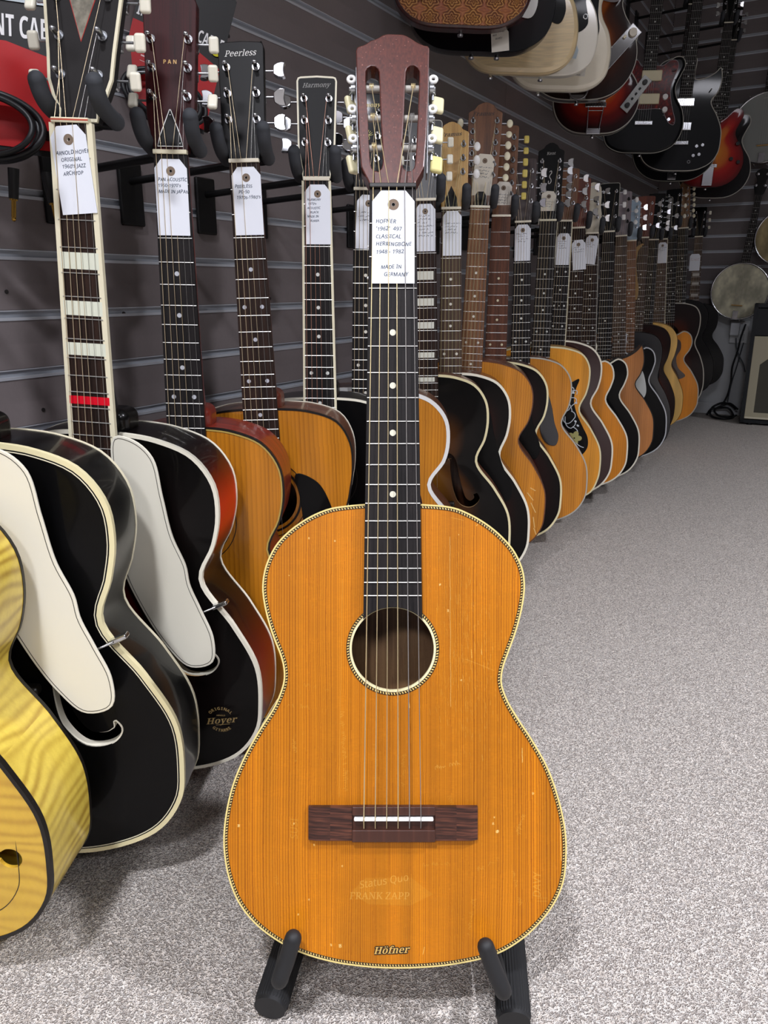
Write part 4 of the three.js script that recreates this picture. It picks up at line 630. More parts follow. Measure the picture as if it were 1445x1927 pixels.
    body: { ...folk }, top: M.blackTop, side: M.black, board: W.brownBoard, inlays: [[5, 'block'], [7, 'block'], [9, 'block'], [12, 'block']], inlayMat: mat(0xb9b6ae, 0.4), head: { type: 'rect', h: 0.16, w1: 0.032, w2: 0.034, mat: M.black, y0: 0.05, y1: 0.13, peg: 'slab', pegMat: M.ivory },
    tag: { lines: 2, x: -0.012, y: 0.09, h: 0.09, w: 0.055, size: 40, top: 120, plain: true, seed: 47, ink: '#b04a4a', z: 0.004, label: 'white price sticker on the corner guitar neck' } },
];
function buildRow() {
  for (const S of ROW) {
    const g = guitar(S);
    if (S.sideBurst) {                                           // ribs dyed red at the bouts, black at neck, waist and tail
      const m = g.children.find((c) => c.name === 'body'), p = m.geometry.attributes.position, col = [], a = linear('#c81208'), k = linear('#050304');
      for (let i = 0; i < p.count; i++) { const y = p.getY(i) / S.body.L, q = Math.exp(-(((y - 0.79) / 0.075) ** 2)) + 0.28 * Math.exp(-(((y - 0.3) / 0.12) ** 2)); for (let c = 0; c < 3; c++) col.push(k[c] + (a[c] - k[c]) * Math.min(1, q * 1.2)); }
      m.geometry.setAttribute('color', new THREE.Float32BufferAttribute(col, 3));
    }
  }
}
// ---------- the classical guitar on its stand ----------
function buildMain() {
  const K = 1 / 1808, topDepth = 0.802, px = (x, y) => [(x - 741) * K, (1821.5 - y) * K];
  const g = thing('classical_guitar', 'amber classical guitar with herringbone edge standing on a black floor stand', 'guitar');
  const frame = camera.matrixWorld.clone().setPosition(atDepth(741, 1821.5, topDepth)); g.applyMatrix4(frame);
  const L = [[652, 952], [621, 957], [590, 969], [563, 985], [540, 1003], [521.5, 1023], [507, 1048], [497.6, 1075], [494, 1106], [497.6, 1137.6], [505, 1169], [515, 1200], [528, 1233], [533.8, 1256], [534.6, 1277], [530, 1297], [516, 1330], [487, 1375.6], [458, 1428], [438, 1477], [426, 1527], [421, 1573], [423, 1614], [432, 1657], [449, 1698], [478.5, 1736], [516, 1766], [563, 1791], [627, 1810], [690, 1819]];
  const R = [[798, 1820], [856, 1814], [929, 1797], [972.5, 1774], [1010, 1742], [1042, 1701], [1059.7, 1660], [1065.5, 1608], [1063.5, 1561.5], [1051, 1503], [1030.6, 1445], [1001, 1392], [970, 1345], [952, 1312], [943.5, 1284], [946, 1258], [957, 1226], [971, 1187], [983, 1139], [987, 1102], [983, 1071], [968, 1038], [947.6, 1013], [918.5, 988], [885, 968], [852, 955], [790, 949]];
  const o = ccw(spline([...L, [741, 1821.5], ...R, [738, 947], [686, 949]].map(([x, y]) => px(x, y)), 260)), D = 0.092;
  const [hx, hy] = px(739, 1221), hr = 77 * K;
  part('body', shell(o, D), pores('paleBack', [150, 116, 78], [96, 66, 42], { seed: 44, coat: 0.5, rough: 0.5 }), g);
  // spruce top with wear
  const TW = 1536, TH = 2048, gw = 0.37, gh = gw * TH / TW, tex = (() => {
    reseed(5); const line = new Float32Array(TW), ppm = TW / gw;
    for (let x = 0; x < TW;) { const c = Math.abs(x / TW - 0.5) * 2, gapm = (0.0013 + 0.0019 * c) * rr(0.65, 1.4), n = Math.max(3, gapm * ppm), k = rr(0.5, 1) * (0.75 + 0.4 * c); for (let i = 0; i < n && x < TW; i++, x++) line[x] = Math.pow((i + 1) / n, 3.2) * k; }
    const buf = new Float32Array(TW * TH).fill(0);
    const put = (x, y, v) => { x |= 0; y |= 0; if (x >= 0 && y >= 0 && x < TW && y < TH) buf[y * TW + x] = Math.max(buf[y * TW + x], v); };
    const scratch = (x0, y0, x1, y1, v, w = 1) => { const n = Math.hypot(x1 - x0, y1 - y0) | 0; for (let i = 0; i <= n; i++) { const t = i / n, q = v * (0.6 + 0.4 * rnd()); for (let a = 0; a < w; a++) put(x0 + (x1 - x0) * t + a + Math.sin(i / 30) * 0.7, y0 + (y1 - y0) * t, q); } };
    const U = (p) => (px(p, 0)[0] / gw + 0.5) * TW, Vv = (p) => px(0, p)[1] / gh * TH;      // picture point on the top -> texel
    const sp = (a, b, c, d, v, w) => scratch(U(a), Vv(b), U(c), Vv(d), v, w);
    sp(846, 1010, 848, 1330, 0.8, 2); sp(644, 1090, 638, 1500, 0.3, 2); sp(982, 1408, 982, 1435, 0.9, 3); sp(1053, 1540, 1056, 1620, 0.95, 3); sp(1056, 1640, 1050, 1668, 0.6, 2); sp(769, 1322, 770, 1332, 0.9, 3); sp(875, 1240, 930, 1262, 0.5, 2); sp(848, 974, 872, 979, 0.6, 2); sp(798, 1782, 795, 1796, 0.8, 3); sp(898, 986, 896, 990, 0.9, 3); sp(886, 1222, 887, 1238, 0.6, 3); sp(905, 1222, 906, 1232, 0.7, 3);
    for (const [a, b, r] of [[449, 1554, 5], [553, 1550, 3], [591, 1590, 3], [644, 1630, 3], [581, 1693, 3], [561, 1721, 3], [640, 1780, 6], [623, 1778, 4], [935, 1565, 5], [928, 1550, 4], [930, 1538, 3], [937, 1564, 4], [828, 1100, 4], [843, 1149, 4], [544, 1083, 2], [630, 1018, 3], [581, 1013, 3], [863, 1006, 2], [1003, 1493, 4], [868, 1280, 3]]) for (let k = 0; k < r * r * 5; k++) put(U(a) + rr(-r, r), Vv(b) + rr(-r, r) * 1.3, 1);
    for (let k = 0; k < 1500; k++) { const a = rr(430, 1055), b = rr(960, 1800), n = rr(2, 9); sp(a, b, a + rr(-2, 2), b + n, rr(0.08, 0.3), 1); }
    for (let k = 0; k < 380; k++) { const a = 880 + (rnd() + rnd() - 1) * 80, b = 1240 + (rnd() + rnd() - 1) * 220; sp(a, b, a + rr(-1, 2), b + rr(3, 14), rr(0.2, 0.6), 1); }
    // faint carved and inked scribbles in the finish
    const c = document.createElement('canvas'); c.width = TW; c.height = TH; const x = c.getContext('2d'); x.fillStyle = '#000'; x.fillRect(0, 0, TW, TH); x.fillStyle = '#fff';
    const write = (t, a, b, size, rot, v, skew = -0.15, font = 'sans-serif') => { x.save(); x.translate(U(a), TH - Vv(b)); x.rotate(rot); x.transform(1, 0, skew, 1, 0, 0); x.globalAlpha = v; x.font = `${size}px ${font}`; x.fillText(t, 0, 0); x.restore(); };
    write('Status Quo', 676, 1672, 44, -0.16, 0.4); write('FRANK ZAPP', 657, 1692, 42, 0, 0.42, -0.1, 'serif'); write('DAVY', 1017, 1690, 46, -1.57, 0.35); write('SUSI', 560, 1580, 44, -1.57, 0.25);
    x.strokeStyle = '#fff'; x.lineWidth = 2.2; const scrawl = (a, b, len, size, rot, v) => { x.save(); x.translate(U(a), TH - Vv(b)); x.rotate(rot); x.globalAlpha = v; x.beginPath(); let q = 0; x.moveTo(0, 0); while (q < len) { if (rnd() < 0.2) { q += size * 0.5; x.moveTo(q, 0); } else { const nx = q + rr(size * 0.15, size * 0.4); x.quadraticCurveTo(q + rr(-6, 10), -rr(0.3, 1.2) * size, nx, rr(-0.2, 0.1) * size); q = nx; } } x.stroke(); x.restore(); };
    for (const [a, b, l, z, r, v] of [[812, 1450, 130, 34, -0.2, 0.5], [640, 1340, 330, 34, 1.52, 0.28], [548, 1385, 110, 34, 1.45, 0.28], [962, 1640, 150, 30, 1.35, 0.3], [976, 1572, 90, 30, -1.25, 0.35], [790, 1630, 120, 24, -0.05, 0.22], [884, 1760, 170, 34, -1.4, 0.25], [900, 1640, 110, 30, -0.5, 0.25], [540, 1330, 90, 30, 0.1, 0.25], [516, 1640, 60, 30, 1.5, 0.2], [566, 1290, 120, 28, 0.2, 0.2], [760, 1480, 140, 30, -1.5, 0.2], [840, 1500, 130, 32, 1.2, 0.2], [700, 1400, 150, 30, 1.5, 0.18]]) scrawl(a, b, l, z, r, v);
    x.strokeStyle = 'rgba(255,255,255,0.35)'; x.lineWidth = 2; for (const k of [1690, 1696]) { x.beginPath(); x.moveTo(U(1010), TH - Vv(k)); x.lineTo(U(1030), TH - Vv(k)); x.stroke(); }
    // pale worn diamond above the maker's lettering
    x.fillStyle = 'rgba(255,255,255,0.12)'; x.beginPath(); x.moveTo(U(660), TH - Vv(1680)); x.lineTo(U(688), TH - Vv(1652)); x.lineTo(U(774), TH - Vv(1652)); x.lineTo(U(815), TH - Vv(1683)); x.lineTo(U(772), TH - Vv(1704)); x.lineTo(U(694), TH - Vv(1702)); x.fill();
    const ink = x.getImageData(0, 0, TW, TH).data;
    return texture(TW, TH, (i, j) => {
      const wob = Math.round((vnoise(i / 90, j / 500) - 0.5) * 10), l = line[Math.min(TW - 1, Math.max(0, i + wob))], c = Math.abs(i / TW - 0.5) * 2;
      const silk = vnoise(i / 14, j / 3 + 9) * vnoise(i / 60, j / 40) * 0.5, pale = Math.min(1, buf[j * TW + i] + ink[((TH - 1 - j) * TW + i) * 4] / 255 * 0.8), tone = 1 + (vnoise(i / 55 + 5, j / 900) - 0.5) * 0.16 + silk * 0.12;
      const seam = i === TW / 2 ? 0.9 : 1, a = Math.min(1, l * 0.9 + hash(i, j >> 3) * 0.08);
      const base = [[196, 121, 11], [132, 67, 4]], ctr = [[206, 134, 30], [150, 80, 12]];
      return [0, 1, 2].map((k) => { const v = (base[0][k] + (base[1][k] - base[0][k]) * a) * tone * seam; return v + ([240, 214, 150][k] - v) * pale * 0.85; });
    });
  })();
  tex.wrapS = tex.wrapT = THREE.ClampToEdgeWrapping; metres(tex, gw, gh, 0.5, 0);
  part('top', plate(inset(o, 0.001), 0.003, [circle(hx, hy, hr + 0.001, 72).reverse()]), new THREE.MeshPhysicalMaterial({ map: tex, roughness: 0.5, clearcoat: 0.12, clearcoatRoughness: 0.3, specularIntensity: 0.5 }), g);
  const herring = (w) => { const t = texture(64, 16, (x, y) => { const k = (x + y * 1.6) % 64, dark = k < 36, edge = y < 3 || y > 12; return edge ? [44, 26, 10] : dark ? [40, 28, 14] : [226, 198, 120]; }); t.repeat.set(1 / 0.003, 1); return new THREE.MeshPhysicalMaterial({ map: t, roughness: 0.4 }); };
  const hb = herring();
  part('binding', band(o, -0.0004, 0.0013, -0.006, 0.0005), mat(0xdfcb82, 0.4), g); part('herringbone', band(inset(o, 0.0014), 0, 0.0027, -0.001, 0.0005), hb, g);
  part('back_binding', band(o, -0.0005, 0.0022, -D - 0.0004, -D + 0.0035), M.creamBinding, g);
  const rose = circle(hx, hy, hr + 0.0058, 96);
  part('soundhole_binding', band(circle(hx, hy, hr + 0.0025, 96), 0, 0.0024, -0.003, 0.0005), M.creamBinding, g); part('rosette', band(rose, 0, 0.0034, -0.001, 0.0005), hb, g);
  // neck: 650 mm scale, twelfth fret at the body
  const s0 = 0.65, [nx, nutY0] = px(737, 947), nutY = nutY0 - 0.0 + s0 / 2 - 0.0005, fz = 0.0075, nutW = 0.0475, w12 = 0.0575, cx = -0.0012, wAt = (d) => nutW + (w12 - nutW) * d / (s0 / 2);
  const neck = part('neck', neckLoft(nutY0, nutY, w12 - 0.001, nutW, 0.022, 0.075, 0.07), W.mahogany, g, [cx, 0, 0]);
  const endD = nutY - (hy + Math.sqrt(hr ** 2 - 0.02 ** 2)), we = wAt(endD) / 2;
  { // board, hollowed over the soundhole
    const s = new THREE.Shape(); s.moveTo(-nutW / 2, nutY); const tipY = hy + Math.sqrt(Math.max(0, (hr + 0.002) ** 2 - we ** 2)); s.lineTo(-we, tipY);
    for (let i = 0; i <= 24; i++) { const x = -we + 2 * we * i / 24; s.lineTo(x, hy + Math.sqrt(Math.max(0, (hr + 0.0015) ** 2 - (x - hx + cx) ** 2))); } s.lineTo(nutW / 2, nutY); s.closePath();
    const bd = part('fretboard', new THREE.ExtrudeGeometry(s, { depth: fz - 0.001, bevelEnabled: true, bevelSize: 0.0006, bevelOffset: -0.0006, bevelThickness: 0.0005, bevelSegments: 2 }).translate(0, 0, 0.0005), W.ebonized, g, [cx, 0, 0]);
  }
  for (let n = 1; n <= 18; n++) { const d = fretAt(s0, n); part('fret', G.fret, M.fretwire, g, [cx, nutY - d, fz - 0.0001], [0, 0, 0], [wAt(d) - 0.0012, 1.1, 1.1]); }
  for (const n of [5, 7, 9, 12]) { const d = n === 12 ? (fretAt(s0, 12) + fretAt(s0, 11)) / 2 : (fretAt(s0, n) + fretAt(s0, n - 1)) / 2; part('inlay', G.dot, mat(0xd8d6c2, 0.35), g, [cx, nutY - d, fz + 0.0001], [0, 0, 0], [1.06, 1.06, 1]); }
  for (const n of [3, 2]) part('side_dot', new THREE.SphereGeometry(0.0015, 8, 6), M.white, g, [cx - wAt(fretAt(s0, n)) / 2, nutY - fretAt(s0, n) + 0.012, fz * 0.6]);
  part('nut', rbox(nutW + 0.001, 0.005, 0.0125, 0.0012), M.ebony, g, [cx, nutY + 0.0025, fz - 0.003]);
  // slotted head
  const ang = 0.19, hs = 1 / 1826 * 1.185, hp = (x, y) => V2((x - 736.5) / 1790, (346 - y) * hs);
  const headO = ccw([[694, 346], [692, 338], [684, 324], [677.5, 311], [673, 262], [669, 180], [666, 96], [668, 90], [674, 87], [681, 85.5], [687, 82], [694, 77], [703, 74.5], [710, 71], [718, 66], [727, 64], [745, 64.5], [757, 65], [765, 68], [774, 73], [782, 78.5], [790, 83], [798, 86], [805, 87], [808, 91], [808, 97], [805, 180], [800, 262], [795.5, 311], [788, 325], [780, 338], [778, 346]].map(([x, y]) => hp(x, y)));
  const slot = (a) => { const l = a.map(([x, y]) => hp(x, y)); return spline(l.map((p) => [p.x, p.y]), 60).map((v) => v); };
  const slotL = slot([[685, 142], [686, 133], [691, 127], [698, 125], [705, 127], [710, 134], [711, 145], [714, 220], [718, 300], [716, 312], [711, 319], [704, 319], [697, 312], [694, 300], [690, 230]]), slotR = slot([[762, 143], [763, 133], [768, 126], [776, 124], [783, 127], [788, 135], [788, 145], [784, 230], [779, 300], [777, 312], [770, 319], [763, 319], [756, 312], [754, 300], [758, 220]]);
  const area2 = (l) => (area(l) > 0 ? l.slice().reverse() : l);
  const hd = part('headstock', plate(headO, 0.019, [area2(slotL), area2(slotR)], 0.0012), new THREE.MeshPhysicalMaterial({ map: metres(texture(192, 384, (x, y) => { const s = vnoise(x / 4, y / 6), f = hash(x, (y / 5) | 0), a = s * 0.5 + f * 0.3 + (hash(x, y) > 0.985 ? -0.5 : 0); const sc = hash(x >> 1, y >> 1) > 0.994 ? 60 : 0; return [102 - 46 * a + sc, 44 - 25 * a + sc, 31 - 18 * a + sc]; }), 0.09, 0.18), roughness: 0.42, clearcoat: 0.4, clearcoatRoughness: 0.2 }), g, [cx, nutY + 0.005, fz - 0.006], [-ang, 0, 0]);
  const rows = [157, 213, 268].map((y) => (346 - y) * hs), ends = [];
  rows.forEach((y, i) => {
    for (const s of [-1, 1]) {
      const e = s * (0.0388 - 0.0016 * (2 - i) * 0 - 0.0012 * i), inx = s * 0.0115;
      part('roller', rod(V3(inx, y, -0.0095), V3(e, y, -0.0095), 0.0036, 12), mat(0xb9b6ae, 0.35), hd); part('roller_rod', rod(V3(inx * 0.9, y, -0.0095), V3(e * 1.02, y, -0.0095), 0.0018, 8), M.nickel, hd);
      part('tuner_gear', merge([new THREE.CylinderGeometry(0.0052, 0.0052, 0.0042, 14).rotateZ(Math.PI / 2).translate(e + s * 0.0035, y, -0.0095), new THREE.CylinderGeometry(0.0026, 0.0026, 0.002, 10).rotateZ(Math.PI / 2).translate(e + s * 0.0065, y, -0.0095)]), M.nickel, hd);
      part('worm_shaft', merge([rod(V3(e + s * 0.005, y + 0.012, -0.013), V3(e + s * 0.005, y - 0.012, -0.013), 0.0018, 8), ...[0, 1, 2, 3, 4].map((k) => new THREE.TorusGeometry(0.0027, 0.0008, 6, 10).rotateX(Math.PI / 2).translate(e + s * 0.005, y - 0.004 + k * 0.002, -0.013))]), M.nickel, hd);
      part('bearing', new THREE.TorusGeometry(0.0036, 0.0019, 8, 16).translate(e + s * 0.0055, y + 0.0105, -0.008), M.white, hd);
      part('tuner_button', rbox(0.0135, 0.019, 0.0065, 0.003, 3), i === 2 && s > 0 ? mat(0xd8cf8c, 0.3) : mat(0xe3dcb4, 0.3), hd, [e + s * (s > 0 ? 0.0105 : 0.0065), y - 0.015, -0.016], [0, s < 0 ? 0.9 : 0.25, s < 0 ? 0.35 : -0.06]);
      ends.push([s, i, s * (0.0195 + 0.0015 * (2 - i)), y]);
    }
  });
  for (const s of [-1, 1]) part('tuner_plate', rbox(0.0016, 0.128, 0.012, 0.0006), M.dullMetal, hd, [s * 0.0375, 0.081, -0.0095], [0, 0, s * -0.024]);
  // bridge
  const bp = (x, y) => px(x, y), [b0x, b0y] = bp(581, 1514), [b1x, b1y] = bp(898, 1578), bw = b1x - b0x, bh = 0.0345, bcx = (b0x + b1x) / 2, bcy = (b0y + b1y) / 2;
  const bridgeTex = pores('bridgeWood', [84, 50, 38], [30, 18, 15], { rough: 0.45, coat: 0.15, w: 0.3, h: 0.08, seed: 51, len: 3 });
  bridgeTex.map = metres(texture(512, 128, (x, y) => { const a = vnoise(x / 60, y / 3 + Math.sin(x / 90) * 2), b = vnoise(x / 16 + 7, y / 1.5), v = Math.pow(a, 1.4) * 0.8 + b * 0.25; return [34 + 78 * v, 20 + 46 * v, 17 + 32 * v]; }), 0.18, 0.045);
  const wing = (x0, x1, s) => { const gg = new THREE.BoxGeometry(x1 - x0, bh, 0.0065, 6, 1, 1), p = gg.attributes.position, u = gg.attributes.uv; for (let i = 0; i < p.count; i++) { const f = (p.getX(i) / (x1 - x0)) * s; if (p.getZ(i) > 0 && f > 0.4) p.setZ(i, 0.0008); u.setXY(i, p.getX(i), p.getY(i)); } gg.computeVertexNormals(); return gg.translate((x0 + x1) / 2, bcy, 0.0032); };
  const [cl] = bp(663, 0), [cr] = bp(818, 0);
  part('bridge', wing(b0x, cl, -1), bridgeTex, g); part('bridge', wing(cr, b1x, 1), bridgeTex, g);
  const cw = cr - cl, ccx = (cl + cr) / 2;
  part('bridge', rbox(cw, bh + 0.003, 0.004, 0.0006).translate(ccx, bcy - 0.001, 0.002), bridgeTex, g);
  part('tie_block', rbox(cw, 0.0125, 0.0075, 0.001).translate(ccx, bp(0, 1567)[1], 0.0055), bridgeTex, g);
  part('saddle_slot', rbox(cw, 0.009, 0.0075, 0.001).translate(ccx, bp(0, 1521)[1], 0.005), bridgeTex, g);
  part('saddle', rbox(cw - 0.004, 0.0034, 0.006, 0.0012).translate(ccx, bp(0, 1535)[1], 0.0085), M.white, g);
  const sy = bp(0, 1535)[1], xs = [0, 1, 2, 3, 4, 5].map((i) => bp(685 + i * 21.2, 0)[0]), ty = bp(0, 1553)[1];
  for (let i = 0; i < 6; i++) {
    const f = i / 5 - 0.5, a = V3(cx + f * 0.0405, nutY + 0.0025, fz + 0.0027), z = V3(xs[i], sy, 0.0123), t2 = V3(xs[i], ty, 0.008), s = i < 3 ? -1 : 1, k = i < 3 ? 2 - i : i - 3, en = ends.find((e) => e[0] === s && e[1] === (i < 3 ? 2 - i : i - 3)), r = [0.00062, 0.00052, 0.00044, 0.00055, 0.0005, 0.0004][i];
    const E = tiltPoint(nutY + 0.005, ang, en[2], en[3], -0.0058).add(V3(cx, 0, fz - 0.006)), wind = [0, 1, 2, 3].map((q) => new THREE.TorusGeometry(0.0041, r, 5, 12).rotateY(Math.PI / 2).rotateX(-ang).translate(E.x + (q - 1.5) * 0.0013, E.y + 0.0007, E.z - 0.0037));
    part('string', merge([...(i === 2 || i === 4 ? [rod(a, z, r, 6)] : [rod(a, V3(a.x, nutY - 0.006, fz + 0.0013), r, 6), rod(V3(a.x, nutY - 0.006, fz + 0.0013), V3(a.x + (z.x - a.x) * 0.16, nutY - 0.106, fz + 0.0016), r, 6), rod(V3(a.x + (z.x - a.x) * 0.16, nutY - 0.106, fz + 0.0016), z, r, 6)]), rod(z, t2, r, 6), rod(E, a, r, 6), ...wind]), i < 4 ? mat(0xd9c79a, 0.3, { metalness: 0.6 }) : mat(0x8d8a86, 0.3, { metalness: 0.3 }), g);
    part('tie_hole', new THREE.TorusGeometry(0.0011, 0.0003, 5, 10).translate(xs[i], bp(0, 1578)[1], 0.0062), M.dullMetal, g);
  }
  // maker's script near the tail
  const [lx, ly] = px(738, 1786);
  decal('top_lettering', 0.0375, 0.018, (x, w, h) => { x.translate(w / 2, h / 2); x.transform(1, -0.04, -0.28, 1, 0, 0); x.font = 'bold 140px serif'; x.textAlign = 'center'; x.textBaseline = 'middle'; x.lineJoin = 'round'; x.lineWidth = 26; x.strokeStyle = '#1a1208'; x.strokeText('Höfner', 0, 10); x.lineWidth = 8; x.fillStyle = '#cfa85a'; x.fillText('Höfner', 0, 10); }, g, [lx, ly, 0.0005]);
  // its price tag
  const m = new THREE.Matrix4().makeTranslation(cx + 0.0006, nutY - 0.003, fz + 0.00185);
  priceTag(frame, m, ['HOFNER', "'1962'  497", 'CLASSICAL', 'HERRINGBONE', '1948 - 1982', '', '>MADE IN', '>  GERMANY'], 'large white card tag tucked under the strings of the amber classical guitar', { w: 0.0435, h: 0.0955, px: 512, size: 31, top: 196, lead: 46, seed: 8, ink: '#3e4856' });
  // ---- stand ----
  const st = thing('guitar_stand', 'black folding guitar stand with foam padded feet holding the amber guitar', 'stand'), base = V3(0.0, 0, -0.78); st.position.copy(base);
  const Lw = (v) => v.clone().sub(base), gl = (x, y, z) => Lw(V3(x, y, z).applyMatrix4(frame)), rubber = M.rubber, foam = mat(0x151618, 0.8);
  const legs = [[[511, 1886], [548, 1770]], [[966, 1912], [958, 1790]]];
  for (const [[ax, ay], [bx, by]] of legs) {
    const a = onFloor(ax, ay, 0.0205), b = onFloor(bx, by, 0.031), d = b.clone().sub(a).normalize(), r = 0.0185, e = a.clone().addScaledVector(d, 0.105), hub = V3(0.005, 0.1, -0.93), tube = e.clone().addScaledVector(d, 0.03);
    const pr = []; for (let i = 0; i < 72; i++) { const q = i / 72 * 2 * Math.PI, rad = r * (i % 2 ? 0.962 : 1); pr.push(V2(Math.cos(q) * rad, Math.sin(q) * rad)); }
    const fg = new THREE.ExtrudeGeometry(new THREE.Shape(pr), { depth: 0.1, bevelEnabled: true, bevelSize: 0.004, bevelOffset: -0.004, bevelThickness: 0.005, bevelSegments: 2 }); fg.applyQuaternion(new THREE.Quaternion().setFromUnitVectors(V3(0, 0, 1), d)); const la = Lw(a); fg.translate(la.x, la.y, la.z);
    part('foam_foot', fg, foam, st); part('foot_cap', rod(la.clone().addScaledVector(d, -0.007), la.clone().addScaledVector(d, 0.001), r * 0.93, 32), rubber, st);
    part('leg', pipe([e, tube, hub.clone().lerp(tube, 0.5).add(V3(0, 0.0, -0.01)), hub].map(Lw), 0.0105, 24, 12), M.blackSatin, st);
  }
  for (const [tip, bend] of [[[-0.102, 0.044], [-0.1165, -0.0045]], [[0.0925, 0.0355], [0.111, -0.0155]]]) {
    const p = [gl(bend[0] * 0.92, 0.0 + bend[1] * 0.4 - 0.004, -0.13), gl(bend[0], bend[1] * 0.8 - 0.003, -0.05), gl(bend[0], bend[1] - 0.001, 0.006), gl(bend[0] * 0.998, bend[1] + 0.004, 0.019), gl((bend[0] + tip[0]) / 2, (bend[1] + tip[1]) / 2, 0.022), gl(tip[0], tip[1], 0.024)], r = 0.0086;
    part('padded_arm', merge([pipe(p, r, 60, 16), new THREE.SphereGeometry(r, 16, 12).translate(...p[5].toArray()), new THREE.SphereGeometry(r, 16, 12).translate(...p[0].toArray())]), rubber, st);
  }
  const back = gl(0, 0.1, -0.135), up = gl(0, 0.3, -0.12), hubL = Lw(V3(0.005, 0.1, -0.93));
  part('hub', rbox(0.06, 0.05, 0.04, 0.01, 3), M.blackSatin, st, hubL.toArray()); part('cross_bar', pipe([gl(-0.107, -0.006, -0.13), hubL, gl(0.103, -0.01, -0.13)], 0.008, 24, 10), M.blackSatin, st);
  part('upright', rod(hubL, up.clone(), 0.009, 12), M.blackSatin, st); part('back_rest', rod(up.clone().add(V3(-0.09, 0, 0)), up.clone().add(V3(0.09, 0, 0)), 0.011, 14), rubber, st); part('rear_leg', rod(hubL, Lw(V3(0, 0.012, -1.12)), 0.0105, 12), M.blackSatin, st);
}
// ---------- the upper row of electric guitars ----------
const EG = 'electric guitars in the upper row';
const stratO = [[0, 0], [0.1, 0.006], [0.148, 0.04], [0.162, 0.1], [0.15, 0.17], [0.125, 0.215], [0.118, 0.25], [0.13, 0.29], [0.135, 0.325], [0.12, 0.35], [0.09, 0.345], [0.062, 0.32], [0.032, 0.31], [-0.032, 0.31], [-0.06, 0.325], [-0.085, 0.37], [-0.115, 0.4], [-0.14, 0.385], [-0.138, 0.335], [-0.122, 0.28], [-0.12, 0.24], [-0.14, 0.19], [-0.162, 0.12], [-0.155, 0.05], [-0.11, 0.01]];
const offsetO = [[-0.02, 0], [0.08, 0.004], [0.14, 0.035], [0.168, 0.1], [0.158, 0.17], [0.128, 0.22], [0.118, 0.26], [0.135, 0.31], [0.148, 0.345], [0.135, 0.375], [0.105, 0.378], [0.075, 0.355], [0.05, 0.34], [0.032, 0.338], [-0.032, 0.338], [-0.05, 0.36], [-0.08, 0.41], [-0.12, 0.43], [-0.145, 0.405], [-0.138, 0.345], [-0.122, 0.29], [-0.13, 0.24], [-0.155, 0.18], [-0.168, 0.1], [-0.15, 0.035], [-0.1, 0.006]];
const doubleO = [[0, 0], [0.1, 0.01], [0.165, 0.055], [0.196, 0.13], [0.182, 0.21], [0.14, 0.275], [0.128, 0.31], [0.145, 0.36], [0.16, 0.4], [0.148, 0.435], [0.115, 0.44], [0.08, 0.41], [0.05, 0.385], [0.03, 0.38], [-0.03, 0.38], [-0.05, 0.385], [-0.08, 0.41], [-0.115, 0.44], [-0.148, 0.435], [-0.16, 0.4], [-0.145, 0.36], [-0.128, 0.31], [-0.14, 0.275], [-0.182, 0.21], [-0.196, 0.13], [-0.165, 0.055], [-0.1, 0.01]];
const singleO = (k = 1) => { const r = halfProfile({ L: 0.45 * k, lo: 0.168 * k, wa: 0.108 * k, up: 0.14 * k }, 'sharp'), l = halfProfile({ L: 0.45 * k, lo: 0.168 * k, wa: 0.108 * k, up: 0.14 * k }).map(([x, y]) => [-x, y]).reverse(); return [[0, 0], ...r, [0, 0.45 * k], ...l]; };
